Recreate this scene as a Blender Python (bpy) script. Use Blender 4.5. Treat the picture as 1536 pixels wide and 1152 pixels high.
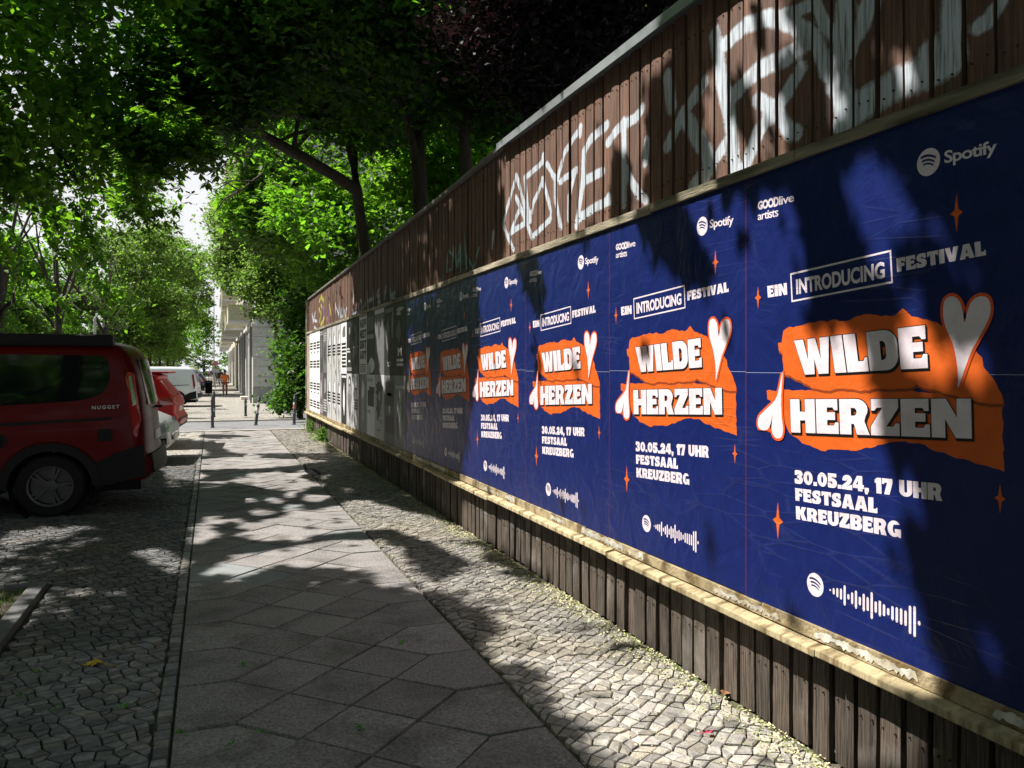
import bpy, bmesh, math, random
import numpy as np
from mathutils import Vector, Matrix
from mathutils.geometry import tessellate_polygon
R = math.radians
for o in list(bpy.data.objects): bpy.data.objects.remove(o)
SC = bpy.context.scene
COL = SC.collection
# ------------------------------------------------------------------ camera
TH = math.atan(451.0 / 1195.0)          # camera turned towards the fence (+X); the fence runs along +Y
CT, ST = math.cos(TH), math.sin(TH)
CAMH = 1.6
cd = bpy.data.cameras.new('camera'); cam = bpy.data.objects.new('camera', cd); COL.objects.link(cam)
cam.location = (0, 0, CAMH); cam.rotation_euler = (R(90), 0, -TH)
cd.sensor_width = 36; cd.lens = 36 * 1195 / 1536; cd.shift_y = -24 / 1536
cd.clip_start = 0.05; cd.clip_end = 1500
SC.camera = cam
# ------------------------------------------------------------------ daylight
SUN_EL, SUN_AZ = R(54), R(23)           # azimuth measured from -X towards +Y
L = Vector((-math.cos(SUN_EL) * math.cos(SUN_AZ), math.cos(SUN_EL) * math.sin(SUN_AZ), math.sin(SUN_EL)))
W = bpy.data.worlds.new('World'); SC.world = W; W.use_nodes = True
nt = W.node_tree; bg = nt.nodes['Background']
sky = nt.nodes.new('ShaderNodeTexSky'); sky.sky_type = 'NISHITA'; sky.sun_disc = False
sky.sun_elevation = SUN_EL; sky.sun_rotation = math.atan2(L.x, L.y); sky.dust_density = 2.0; sky.air_density = 1.0
# bright summer haze low over the horizon, the same all round
gN = nt.nodes.new('ShaderNodeNewGeometry'); sN = nt.nodes.new('ShaderNodeSeparateXYZ'); nt.links.new(gN.outputs['Incoming'], sN.inputs[0])
aN = nt.nodes.new('ShaderNodeMath'); aN.operation = 'ABSOLUTE'; nt.links.new(sN.outputs[2], aN.inputs[0])
rN = nt.nodes.new('ShaderNodeMapRange'); rN.inputs[1].default_value = .20; rN.inputs[2].default_value = .62; rN.inputs[3].default_value = 1; rN.inputs[4].default_value = 0; nt.links.new(aN.outputs[0], rN.inputs[0])
hN = nt.nodes.new('ShaderNodeMix'); hN.data_type = 'RGBA'; nt.links.new(rN.outputs[0], hN.inputs[0]); nt.links.new(sky.outputs[0], hN.inputs[6]); hN.inputs[7].default_value = (9.5, 9.6, 9.8, 1)
nt.links.new(hN.outputs[2], bg.inputs[0]); bg.inputs[1].default_value = 0.05
sd = bpy.data.lights.new('sun', 'SUN'); sd.energy = 5.0; sd.angle = R(0.55); sd.color = (1.0, 0.95, 0.87)
so = bpy.data.objects.new('sun', sd); COL.objects.link(so)
so.rotation_euler = (-L).to_track_quat('-Z', 'Y').to_euler()
SC.view_settings.view_transform = 'Standard'; SC.view_settings.look = 'None'
SC.view_settings.exposure = 1.0; SC.view_settings.gamma = 1; SC.view_settings.use_curve_mapping = False
SC.cycles.max_bounces = 6; SC.cycles.transparent_max_bounces = 8

# ------------------------------------------------------------------ helpers
FX = 2.32                                # poster plane
def gz(y):                               # the street dips a little beyond the side road
    return -0.25 * min(1, max(0, (y - 25) / 10.0))
def ray(px, py, Z):                      # point at camera depth Z seen at photo pixel (px, py)
    r = (px - 768) / 1195; v = (552 - py) / 1195
    return Vector((Z * (ST + r * CT), Z * (CT - r * ST), CAMH + v * Z))
def G(px, py, h=CAMH):
    Z = 1195 * h / (py - 552); p = ray(px, py, Z); return Vector((p.x, p.y, CAMH - h))
def F(px, py, d=FX):                     # point on the plane x = d
    k = 1195 * d / CT; Z = k / (px - 317); s = (Z - d * ST) / CT
    return (s, CAMH + (552 - py) * Z / 1195)
def sx(px): return F(px, 0)[0]

def tag(o, label=None, cat=None, group=None, kind=None):
    if label: o['label'] = label
    if cat: o['category'] = cat
    if group: o['group'] = group
    if kind: o['kind'] = kind
    return o
def empty(name, loc=(0, 0, 0), rz=0.0):
    o = bpy.data.objects.new(name, None); COL.objects.link(o); o.location = loc; o.rotation_euler = (0, 0, rz)
    o.empty_display_size = .1
    return o
def link(name, me, mat=None, parent=None, loc=None):
    o = bpy.data.objects.new(name, me); COL.objects.link(o)
    if mat is not None and len(me.materials) == 0: me.materials.append(mat)
    if parent is not None: o.parent = parent
    if loc is not None: o.location = loc
    return o
def mesh_np(name, V, faces_n, F_, smooth=False):
    """V (n,3), F_ flat index array of polygons with faces_n corners each"""
    me = bpy.data.meshes.new(name)
    V = np.asarray(V, dtype=np.float32); F_ = np.asarray(F_, dtype=np.int32).ravel()
    nf = len(F_) // faces_n
    me.vertices.add(len(V)); me.vertices.foreach_set('co', V.ravel())
    me.loops.add(len(F_)); me.loops.foreach_set('vertex_index', F_)
    me.polygons.add(nf)
    me.polygons.foreach_set('loop_start', np.arange(nf, dtype=np.int32) * faces_n)
    me.polygons.foreach_set('loop_total', np.full(nf, faces_n, dtype=np.int32))
    if smooth: me.polygons.foreach_set('use_smooth', np.ones(nf, dtype=bool))
    me.update(calc_edges=True); me.validate(); return me

class MB:
    def __init__(s): s.v = []; s.f = []
    def add(s, vs, fs):
        n = len(s.v); s.v += [tuple(v) for v in vs]; s.f += [tuple(i + n for i in f) for f in fs]
    def box(s, a, b, M=None):
        x0, y0, z0 = a; x1, y1, z1 = b
        vs = [Vector(p) for p in ((x0, y0, z0), (x1, y0, z0), (x1, y1, z0), (x0, y1, z0), (x0, y0, z1), (x1, y0, z1), (x1, y1, z1), (x0, y1, z1))]
        if M is not None: vs = [M @ v for v in vs]
        s.add(vs, [(0, 3, 2, 1), (4, 5, 6, 7), (0, 1, 5, 4), (1, 2, 6, 5), (2, 3, 7, 6), (3, 0, 4, 7)]); return s
    def tube(s, pts, rad, n=8, cap=True):
        pts = [Vector(p) for p in pts]
        if not isinstance(rad, (list, tuple)): rad = [rad] * len(pts)
        vs = []
        for i, p in enumerate(pts):
            d = (pts[min(i + 1, len(pts) - 1)] - pts[max(i - 1, 0)]).normalized()
            q = d.to_track_quat('Z', 'Y')
            for k in range(n):
                a = 2 * math.pi * k / n
                vs.append(p + q @ Vector((math.cos(a) * rad[i], math.sin(a) * rad[i], 0)))
        fs = []
        for i in range(len(pts) - 1):
            for k in range(n):
                fs.append((i * n + k, i * n + (k + 1) % n, (i + 1) * n + (k + 1) % n, (i + 1) * n + k))
        if cap:
            fs.append(tuple(range(n - 1, -1, -1))); fs.append(tuple((len(pts) - 1) * n + k for k in range(n)))
        s.add(vs, fs); return s
    def lathe(s, prof, n=16, M=None):    # prof (r, z) about local Z
        vs = []
        for r, z in prof:
            for k in range(n):
                a = 2 * math.pi * k / n; v = Vector((r * math.cos(a), r * math.sin(a), z))
                vs.append(M @ v if M is not None else v)
        fs = []
        for i in range(len(prof) - 1):
            for k in range(n):
                fs.append((i * n + k, i * n + (k + 1) % n, (i + 1) * n + (k + 1) % n, (i + 1) * n + k))
        s.add(vs, fs); return s
    def mesh(s, name, smooth=False, bevel=0):
        me = bpy.data.meshes.new(name); me.from_pydata(s.v, [], s.f)
        if bevel or smooth:
            bm = bmesh.new(); bm.from_mesh(me)
            bmesh.ops.recalc_face_normals(bm, faces=bm.faces)
            if bevel:
                bmesh.ops.bevel(bm, geom=[e for e in bm.edges if len(e.link_faces) == 2 and e.calc_face_angle(0) > .6], offset=bevel, segments=2, profile=.6, affect='EDGES')
            bm.to_mesh(me); bm.free()
        if smooth:
            for p in me.polygons: p.use_smooth = True
            try: me.set_sharp_from_angle(angle=R(38))
            except Exception: pass
        me.update(); return me
    def build(s, name, mat, parent=None, smooth=False, bevel=0, loc=None):
        return link(name, s.mesh(name, smooth, bevel), mat, parent, loc)

# ------------------------------------------------------------------ materials
MATS = {}
def mat(name, col, rough=.6, var=.0, scale=8.0, bump=0.0, bscale=40.0, metal=0.0, spec=.5, objvar=0.0, island=0.0, stretch=(1, 1, 1),
        col2=None, col2_scale=3.0, col2_lo=.45, col2_hi=.6, coat=0.0, detail=6.0):
    if name in MATS: return MATS[name]
    m = bpy.data.materials.new(name); m.use_nodes = True; t = m.node_tree; N = t.nodes; K = t.links
    b = N['Principled BSDF']; b.inputs['Roughness'].default_value = rough; b.inputs['Metallic'].default_value = metal
    b.inputs['Specular IOR Level'].default_value = spec; b.inputs['Coat Weight'].default_value = coat
    tc = N.new('ShaderNodeTexCoord'); mp = N.new('ShaderNodeMapping'); mp.inputs['Scale'].default_value = stretch
    K.new(tc.outputs['Object'], mp.inputs[0])
    rgb = N.new('ShaderNodeRGB'); rgb.outputs[0].default_value = (*col, 1); cur = rgb.outputs[0]
    oi = N.new('ShaderNodeObjectInfo')
    if objvar:                                         # shift the texture per object
        va = N.new('ShaderNodeVectorMath'); va.operation = 'ADD'; K.new(mp.outputs[0], va.inputs[0])
        sc = N.new('ShaderNodeVectorMath'); sc.operation = 'SCALE'; sc.inputs[0].default_value = (37, 53, 71); K.new(oi.outputs['Random'], sc.inputs['Scale'])
        K.new(sc.outputs[0], va.inputs[1]); vec = va.outputs[0]
    else: vec = mp.outputs[0]
    if col2:
        n2 = N.new('ShaderNodeTexNoise'); n2.inputs['Scale'].default_value = col2_scale; n2.inputs['Detail'].default_value = 8; K.new(vec, n2.inputs['Vector'])
        r2 = N.new('ShaderNodeMapRange'); r2.inputs[1].default_value = col2_lo; r2.inputs[2].default_value = col2_hi; K.new(n2.outputs[0], r2.inputs[0])
        mx = N.new('ShaderNodeMix'); mx.data_type = 'RGBA'; K.new(r2.outputs[0], mx.inputs[0]); K.new(cur, mx.inputs[6]); mx.inputs[7].default_value = (*col2, 1); cur = mx.outputs[2]
    val = None
    def mul(src, lo, hi):
        nonlocal val
        r = N.new('ShaderNodeMapRange'); r.inputs[3].default_value = lo; r.inputs[4].default_value = hi; K.new(src, r.inputs[0])
        if val is None: val = r.outputs[0]
        else:
            mm = N.new('ShaderNodeMath'); mm.operation = 'MULTIPLY'; K.new(val, mm.inputs[0]); K.new(r.outputs[0], mm.inputs[1]); val = mm.outputs[0]
    if var:
        n = N.new('ShaderNodeTexNoise'); n.inputs['Scale'].default_value = scale; n.inputs['Detail'].default_value = detail; K.new(vec, n.inputs['Vector'])
        r = N.new('ShaderNodeMapRange'); r.inputs[1].default_value = .3; r.inputs[2].default_value = .7; K.new(n.outputs[0], r.inputs[0]); mul(r.outputs[0], 1 - var, 1 + var)
    if objvar: mul(oi.outputs['Random'], 1 - objvar, 1 + objvar)
    if island:
        g = N.new('ShaderNodeNewGeometry'); mul(g.outputs['Random Per Island'], 1 - island, 1 + island)
    if val is not None:
        vm = N.new('ShaderNodeVectorMath'); vm.operation = 'SCALE'; K.new(cur, vm.inputs[0]); K.new(val, vm.inputs['Scale']); cur = vm.outputs[0]
    K.new(cur, b.inputs['Base Color'])
    if bump:
        nb = N.new('ShaderNodeTexNoise'); nb.inputs['Scale'].default_value = bscale; nb.inputs['Detail'].default_value = 5; K.new(vec, nb.inputs['Vector'])
        bp = N.new('ShaderNodeBump'); bp.inputs['Strength'].default_value = min(1, bump); bp.inputs['Distance'].default_value = .01; K.new(nb.outputs[0], bp.inputs['Height'])
        K.new(bp.outputs[0], b.inputs['Normal'])
    MATS[name] = m; return m

def leaf_mat(name, col, tcol, trans=.45, hue=.5):
    m = bpy.data.materials.new(name); m.use_nodes = True; t = m.node_tree; N = t.nodes; K = t.links
    b = N['Principled BSDF']; b.inputs['Roughness'].default_value = .5; b.inputs['Specular IOR Level'].default_value = .3
    g = N.new('ShaderNodeNewGeometry')
    r = N.new('ShaderNodeMapRange'); r.inputs[3].default_value = 1 - hue; r.inputs[4].default_value = 1 + hue; K.new(g.outputs['Random Per Island'], r.inputs[0])
    def sc(c):
        v = N.new('ShaderNodeVectorMath'); v.operation = 'SCALE'; v.inputs[0].default_value = c; K.new(r.outputs[0], v.inputs['Scale']); return v.outputs[0]
    K.new(sc(col), b.inputs['Base Color'])
    tr = N.new('ShaderNodeBsdfTranslucent'); K.new(sc(tcol), tr.inputs[0])
    mx = N.new('ShaderNodeMixShader'); mx.inputs[0].default_value = trans
    K.new(b.outputs[0], mx.inputs[1]); K.new(tr.outputs[0], mx.inputs[2]); K.new(mx.outputs[0], N['Material Output'].inputs[0])
    return m
LEAF_A = leaf_mat('leaf_linden', (.045, .10, .016), (.23, .50, .022), .48)
LEAF_B = leaf_mat('leaf_chestnut', (.026, .062, .014), (.20, .50, .018))
LEAF_C = leaf_mat('leaf_pale', (.07, .12, .03), (.24, .42, .06))
LEAF_P = leaf_mat('leaf_purple', (.018, .013, .016), (.028, .011, .013), .25)
LEAF_I = leaf_mat('leaf_ivy', (.035, .08, .014), (.12, .30, .02), .35)
BARK = mat('bark', (.06, .048, .038), .9, .4, 6, 1.0, 30, stretch=(1, 1, .3))
BARK_D = BARK
GRASS = leaf_mat('grass_blade', (.06, .12, .02), (.16, .32, .04), .35)

# ------------------------------------------------------------------ where sun reaches the pavement and the fence (leaf gaps of the canopy)
LIT_G = [
 [(1300,1165),(900,1165),(872,1125),(835,1065),(800,1020),(768,988),(745,1000),(705,965),(738,950),(712,915),(655,880),(690,856),(760,855),(850,893),(1041,998),(1225,1133)],
 [(296,866),(345,836),(425,824),(500,812),(575,810),(610,828),(635,860),(655,880),(600,868),(540,858),(500,850),(450,852),(420,846),(380,862),(330,860)],
 [(345,804),(400,783),(460,768),(530,758),(556,755),(600,765),(650,778),(610,790),(540,794),(490,798),(430,806),(400,812)],
 [(600,768),(650,776),(700,800),(770,858),(700,842),(640,812),(590,796)],
 [(370,712),(430,710),(500,728),(420,735),(350,724)], [(455,742),(500,744),(480,752),(450,750)],
 [(290,722),(345,722),(335,735),(285,740)], [(285,692),(340,688),(500,694),(410,700),(290,703)],
 [(244,640),(300,640),(300,672),(296,740),(262,742),(245,735)],
 [(0,800),(60,792),(145,789),(85,806),(0,816)], [(190,828),(240,822),(290,842),(262,862),(225,845)],
 [(735,985),(760,1000),(745,1015),(730,1000)], [(300,905),(318,908),(312,915),(298,914)], [(360,912),(392,915),(380,920),(358,918)], [(290,880),(310,880),(305,887)],
]
_r = random.Random(21)
for _k in range(60):                      # small coins of sun scattered through the shade
    _y = _r.uniform(655, 905); _x = _r.uniform(290, 430 + (_y - 640) * 1.0); _s = (_y - 552) / 200
    _a, _b = _r.uniform(9, 22) * _s, _r.uniform(2.5, 5.5) * _s
    LIT_G.append([(_x + _a * math.cos(k * 1.05), _y + _b * math.sin(k * 1.05)) for k in range(6)])
LIT_F = [
 [(728,385),(1165,287),(1192,330),(1207,400),(1217,470),(1218,500),(1290,488),(1300,560),(1322,690),(1347,800),(1372,900),(1402,990),(1425,1060),(1330,1140),(1225,1145),(1100,1060),(690,810),(720,640),(735,500)],
 [(1258,258),(1297,243),(1340,375),(1402,490),(1380,500),(1325,400),(1290,330)],
 [(1322,233),(1342,238),(1402,372),(1352,362)],
 [(1388,278),(1425,340),(1490,470),(1505,500),(1440,422)],
 [(1340,500),(1400,505),(1430,570),(1400,640),(1370,560)],
 [(1440,520),(1480,515),(1500,600),(1475,610)],
 [(1360,690),(1385,740),(1405,800),(1390,790),(1365,740)],
 [(1455,900),(1475,930),(1512,1030),(1500,1050),(1470,990)],
 [(1480,810),(1536,850),(1536,900),(1500,860)],
 [(748,222),(1023,-10),(1110,-60),(1180,-60),(1230,-40),(1225,60),(1250,140),(1210,200),(1100,262),(900,345),(760,392)],
 [(1290,0),(1330,30),(1320,80),(1290,60)], [(1335,60),(1360,110),(1345,160),(1325,110)], [(1365,0),(1385,20),(1375,60),(1360,40)],
 [(1480,0),(1500,30),(1480,60),(1460,40)], [(1300,200),(1320,195),(1325,210),(1300,220)], [(1425,150),(1440,145),(1445,165),(1425,170)],
 [(458,430),(520,405),(525,600),(515,680),(463,660)],
 [(560,470),(575,465),(585,560),(575,600)], [(640,430),(720,395),(715,410),(640,445)],
]
DARK_F = [
 [(955,340),(1015,318),(1065,420),(1045,432),(985,372)], [(962,120),(1012,40),(1045,235),(1000,290),(960,290)],
 [(1155,60),(1200,120),(1210,200),(1180,215),(1165,140)], [(870,330),(885,325),(885,345)], [(780,395),(800,385),(812,440),(800,445)],
 [(1000,50),(1040,-20),(1050,60),(1020,110)], [(900,230),(925,215),(930,330),(905,320)],
 [(1180,-60),(1230,-30),(1200,90)], [(1080,100),(1100,130),(1090,180)],
]
DARK_G = [[(310,652),(240,668),(232,655)], [(250,672),(330,672),(360,682),(300,688),(250,684)]]
SEAM_PX = [(30, 130), (45, 165), (60, 195), (80, 215), (105, 232), (135, 245), (165, 215), (180, 190), (205, 178), (235, 172), (265, 185), (290, 205), (305, 225), (140, 262), (150, 300), (185, 330), (205, 235)]
SHAFTS = [(ray(a, b_, 11.6), .55) for a, b_ in SEAM_PX] + [(ray(a, b_, 14.5), .3) for a, b_ in ((60, 80), (150, 40), (200, 70), (215, 35), (30, 300), (100, 330))]
SHAFTS += [(ray(a, b_, 20.5), 1.1) for a, b_ in ((400, 230), (430, 290), (470, 250), (510, 320), (380, 300), (450, 350), (560, 240), (650, 230), (660, 290), (600, 300))]
SHAFTS += [(ray(a, b_, 16.2), .5) for a, b_ in ((425, 355), (455, 375), (345, 300), (335, 245), (330, 175))] + [(ray(a, b_, 14), .35) for a, b_ in ((420, 30), (600, 60), (640, 120), (700, 60), (500, 60), (740, 170))]
SHAFTS += [(ray(a, b_, 14.5), .5) for a, b_ in ((540, 110), (600, 150), (470, 110), (660, 150), (560, 30), (720, 120), (400, 90), (360, 60))]
SHAFTS += [(ray(a, b_, 18), .8) for a, b_ in ((60, 400), (120, 360), (190, 420), (40, 470), (130, 460))]
def inpoly(x, y, poly):
    c = np.zeros(len(x), bool); n = len(poly)
    for i in range(n):
        x0, y0 = poly[i]; x1, y1 = poly[(i + 1) % n]
        if y0 == y1: continue
        c ^= ((y0 > y) != (y1 > y)) & (x < (x1 - x0) * (y - y0) / (y1 - y0) + x0)
    return c
def grow_poly(P, d):                     # the openings are a little larger than the lit patches, leaves being broad
    n = len(P); out = []; A = sum(P[i][0] * P[(i + 1) % n][1] - P[(i + 1) % n][0] * P[i][1] for i in range(n)); sg = -1 if A > 0 else 1
    for i in range(n):
        a = (Vector(P[i]) - Vector(P[i - 1])).normalized(); b_ = (Vector(P[(i + 1) % n]) - Vector(P[i])).normalized(); nn = Vector((-(a.y + b_.y), a.x + b_.x)) * sg
        if nn.length < .2: nn = Vector((-a.y, a.x)) * sg
        out.append(tuple(Vector(P[i]) + nn.normalized() * d))
    return out
def keep_leaf(P, rng):
    """drop leaves that would shade the sunlit patches of pavement and fence"""
    n = len(P); lx, ly, lz = L
    tf = (P[:, 0] - FX) / lx; tf = np.where(P[:, 0] < FX, tf, 1e9)
    zf = P[:, 2] - lz * tf; yf = P[:, 1] - ly * tf
    tg = P[:, 2] / lz; xg = P[:, 0] - lx * tg; yg = P[:, 1] - ly * tg
    onf = (zf > 0) & (zf < 3.6) & (P[:, 0] < FX) & (yf < 21.3)
    over = (zf >= 3.6) & (yf < 21.3)
    X = np.where(onf, FX, xg); Y = np.where(onf, yf, yg); Z = np.where(onf, zf, 0)
    X = X + rng.normal(0, .012, n); Y = Y + rng.normal(0, .016, n); Z = Z + rng.normal(0, .012, n) * onf
    depth = X * ST + Y * CT; right = X * CT - Y * ST
    depth = np.where(depth < .3, .3, depth)
    px = 768 + 1195 * right / depth; py = 552 - 1195 * (Z - CAMH) / depth
    lit = np.zeros(n, bool)
    for k, pl in enumerate(LIT_F): lit |= onf & inpoly(px, py, grow_poly(pl, 20 if k == 0 else 15 if k == 9 else 22 if k < 14 else 4))
    for pl in DARK_F: lit &= ~(onf & inpoly(px, py, pl))
    g = ~onf & ~over
    for k, pl in enumerate(LIT_G): lit |= g & inpoly(px, py, grow_poly(pl, 7 if k == 0 else 3))
    far = g & (py < 680 - np.clip((px - 440) * -.0, 0, 0)) & (X > -4.0) & (X < 4) & (Y > 3) & ~((px > 490) & (py > 660))
    # long thin shadows across the distant pavement
    wob = np.sin(Y * 1.35) + .6 * np.sin(Y * .71 + X * .9) + .3 * np.sin(X * 3.1 + Y)
    far &= ~((wob > 1.45) & (Y > 17))
    for pl in DARK_G: far &= ~inpoly(px, py, pl)
    lit |= far
    drop = lit & (rng.random(n) > .002)
    # shafts of sun between the crowns that light sprays of leaves
    for T_, r_ in SHAFTS:
        D_ = P - np.array(T_)[None, :]; t = D_ @ np.array(L); q = np.linalg.norm(D_ - t[:, None] * np.array(L)[None, :], axis=1)
        drop |= (t > r_ * .9) & (q < r_ * (1 + .35 * np.sin(P[:, 0] * 9 + P[:, 1] * 7)))
    return ~drop

# ------------------------------------------------------------------ setting: ground
def sheet(name, x0, x1, ys, m, dz=0.0, kind='structure', xs=None):
    xs = xs or [x0, x1]; V = [(x, y, gz(y) + dz) for y in ys for x in xs]; k = len(xs)
    Fc = [(j * k + i, j * k + i + 1, (j + 1) * k + i + 1, (j + 1) * k + i) for j in range(len(ys) - 1) for i in range(k - 1)]
    me = bpy.data.meshes.new(name); me.from_pydata(V, [], Fc)
    o = link(name, me, m); tag(o, kind=kind); return o
ASPH = mat('asphalt', (.12, .12, .125), .85, .25, 3, .5, 120)
DIRT = mat('dirt_joint', (.06, .05, .04), .95, .45, 9, .8, 90, col2=(.05, .07, .02), col2_scale=3)
SAND = mat('sandy_joint', (.09, .078, .058), .95, .5, 14, .8, 90, col2=(.07, .085, .03), col2_scale=4)
ground = sheet('ground', -400, 400, [-60, 25, 27, 29, 31, 33, 35, 60, 500], ASPH, -.06)

def paver_mat(name, base, island, bump, dust=(.3, .27, .2)):
    """far cobbles: small stones drawn by voronoi relief where single stones fall under a few pixels"""
    m = bpy.data.materials.new(name); m.use_nodes = True; t = m.node_tree; N = t.nodes; K = t.links
    b = N['Principled BSDF']; b.inputs['Roughness'].default_value = .8
    tc = N.new('ShaderNodeTexCoord')
    v = N.new('ShaderNodeTexVoronoi'); v.inputs['Scale'].default_value = 15; K.new(tc.outputs['Object'], v.inputs['Vector'])
    d = N.new('ShaderNodeTexVoronoi'); d.feature = 'DISTANCE_TO_EDGE'; d.inputs['Scale'].default_value = 15; K.new(tc.outputs['Object'], d.inputs['Vector'])
    r = N.new('ShaderNodeMapRange'); r.inputs[1].default_value = .02; r.inputs[2].default_value = .1; K.new(d.outputs[0], r.inputs[0])
    sp = N.new('ShaderNodeSeparateColor'); K.new(v.outputs['Color'], sp.inputs[0])
    s = N.new('ShaderNodeMapRange'); s.inputs[3].default_value = 1 - island; s.inputs[4].default_value = 1 + island; K.new(sp.outputs[0], s.inputs[0])
    vm = N.new('ShaderNodeVectorMath'); vm.operation = 'SCALE'; vm.inputs[0].default_value = base; K.new(s.outputs[0], vm.inputs['Scale'])
    mx = N.new('ShaderNodeMix'); mx.data_type = 'RGBA'; K.new(r.outputs[0], mx.inputs[0]); mx.inputs[6].default_value = (.08, .07, .05, 1); K.new(vm.outputs[0], mx.inputs[7])
    K.new(mx.outputs[2], b.inputs['Base Color'])
    bp = N.new('ShaderNodeBump'); bp.inputs['Strength'].default_value = .6; bp.inputs['Distance'].default_value = .012; K.new(r.outputs[0], bp.inputs['Height']); K.new(bp.outputs[0], b.inputs['Normal'])
    return m
COB_FAR = paver_mat('cobble_far', (.36, .34, .31), .3, 1)
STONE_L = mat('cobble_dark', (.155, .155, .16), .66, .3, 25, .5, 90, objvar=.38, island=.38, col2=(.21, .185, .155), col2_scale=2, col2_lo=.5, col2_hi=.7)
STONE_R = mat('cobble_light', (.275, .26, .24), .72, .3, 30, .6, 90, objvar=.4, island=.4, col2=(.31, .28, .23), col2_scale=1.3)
SLAB = mat('slab_granular', (.245, .23, .225), .8, .42, 75, .8, 170, objvar=.15, col2=(.13, .12, .115), col2_scale=3.2, col2_lo=.48, col2_hi=.72, detail=3)
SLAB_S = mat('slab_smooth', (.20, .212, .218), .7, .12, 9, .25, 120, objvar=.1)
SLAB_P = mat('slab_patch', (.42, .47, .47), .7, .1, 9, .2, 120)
XL, XR = -.16, 1.40
YW = [.8, 5, 10, 15, 20, 21.6]
verge = sheet('cobbled_verge', -7.5, XL - .002, YW, DIRT, -.02)
strip = sheet('cobbled_strip', XR + .002, 2.62, YW, SAND, -.02)
walk = sheet('pavement', XL, XR, YW, SAND, -.022)
far_verge = sheet('far_cobbles', -7.5, 2.6, [26.4, 27, 29, 31, 33, 35, 60, 110, 180], COB_FAR, -.004)

def prism_np(P, inset, z0, z1):
    """chamfered prism for convex polygon P -> verts, faces"""
    n = len(P); c = sum((Vector(p) for p in P), Vector((0, 0))) / n
    top = []
    for p in P:
        d = Vector(p) - c; top.append(c + d * (1 - inset / max(d.length, 1e-4)))
    vs = [(p[0], p[1], z0) for p in P] + [(t.x, t.y, z1[i] if isinstance(z1, (list, tuple)) else z1) for i, t in enumerate(top)]
    fs = [(i, (i + 1) % n, n + (i + 1) % n, n + i) for i in range(n)] + [tuple(range(n, 2 * n))]
    return vs, fs
def shrink(P, g):
    c = sum((Vector(p) for p in P), Vector((0, 0))) / len(P)
    return [c + (Vector(p) - c) * (1 - g / max((Vector(p) - c).length, 1e-4)) for p in P]

def cobbles(parent, x0f, x1f, y0, y1, cell, ang, m, seed, geo_end, curved=0.0):
    rng = random.Random(seed); quads = []
    ca, sa = math.cos(ang), math.sin(ang); cache = {}
    def node(i, j):
        if (i, j) not in cache:
            rr = random.Random(i * 9176 + j * 131 + seed)
            u = (i + rr.uniform(-.36, .36)) * cell[0]; v = (j + rr.uniform(-.27, .27)) * cell[1]
            x = u * ca - v * sa; y = u * sa + v * ca
            if curved: y += curved * math.sin(x * 5.5)
            cache[(i, j)] = (x, y)
        return cache[(i, j)]
    Rr = int((y1 + 10) / min(cell)) + 5
    for i in range(-Rr, Rr):
        for j in range(-Rr, Rr):
            cx = (i + .5) * cell[0] * ca - (j + .5) * cell[1] * sa; cy = (i + .5) * cell[0] * sa + (j + .5) * cell[1] * ca
            if cy < y0 or cy > geo_end: continue
            P4 = [node(i, j), node(i + 1, j), node(i + 1, j + 1), node(i, j + 1)]; xa, xb = x0f(cy), x1f(cy)
            P4 = [(min(max(p[0], xa), xb), p[1]) for p in P4]
            ar = abs(sum(P4[k][0] * P4[(k + 1) % 4][1] - P4[(k + 1) % 4][0] * P4[k][1] for k in range(4))) / 2
            if ar < cell[0] * cell[1] * .42: continue
            cx = sum(p[0] for p in P4) / 4; cy = sum(p[1] for p in P4) / 4
            quads.append((math.hypot(cx, cy), P4, cx, cy))
    vis = []
    for q in quads:
        d = q[2] * ST + q[3] * CT
        px = 768 + 1195 * (q[2] * CT - q[3] * ST) / max(d, .1); py = 552 + 1912 / max(d, .1)
        q_vis = 0 < px < 1536 and py < 1150
        vis.append(q_vis)
    order = sorted(range(len(quads)), key=lambda k: (not vis[k], quads[k][0]))
    singles = set(order[:296]); V = []; Fs = []
    for k, (d, P, cx, cy) in enumerate(quads):
        h = rng.uniform(-.003, .005); zz = [h + rng.uniform(-.003, .003) for _ in range(4)]
        vs, fs = prism_np(shrink(P, .0062), .010, -.022, zz)
        mid = [(v[0], v[1], -.003 + h) for v in vs[:4]]           # upright flank then rounded shoulder
        vs = vs[:4] + mid + vs[4:]
        fs = [(i, (i + 1) % 4, 4 + (i + 1) % 4, 4 + i) for i in range(4)] + [(4 + i, 4 + (i + 1) % 4, 8 + (i + 1) % 4, 8 + i) for i in range(4)] + [(8, 9, 10, 11)]
        if k in singles:
            me = bpy.data.meshes.new('cobblestone'); me.from_pydata([(a - cx, b - cy, c) for a, b, c in vs], [], fs)
            link('cobblestone', me, m, parent, (cx, cy, 0))
        else:
            n = len(V); V += vs; Fs += [tuple(i + n for i in f) for f in fs]
    me = bpy.data.meshes.new('cobble_field'); me.from_pydata(V, [], Fs)
    tag(link('cobble_field', me, m, parent), kind='stuff')
# the tree pit cuts into the verge
def vx0(y):
    if y < 6.75: return -1.10
    if y < 12: return -(.2126 * y + 1.3)
    return -4.2
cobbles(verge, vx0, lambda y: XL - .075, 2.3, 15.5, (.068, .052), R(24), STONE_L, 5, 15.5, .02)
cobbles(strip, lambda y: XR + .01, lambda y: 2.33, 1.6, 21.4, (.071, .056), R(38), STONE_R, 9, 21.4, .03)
tag(sheet('verge_cobbles_far', -7.5, XL - .01, [15.5, 21.4], COB_FAR, -.003), kind='structure')
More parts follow.
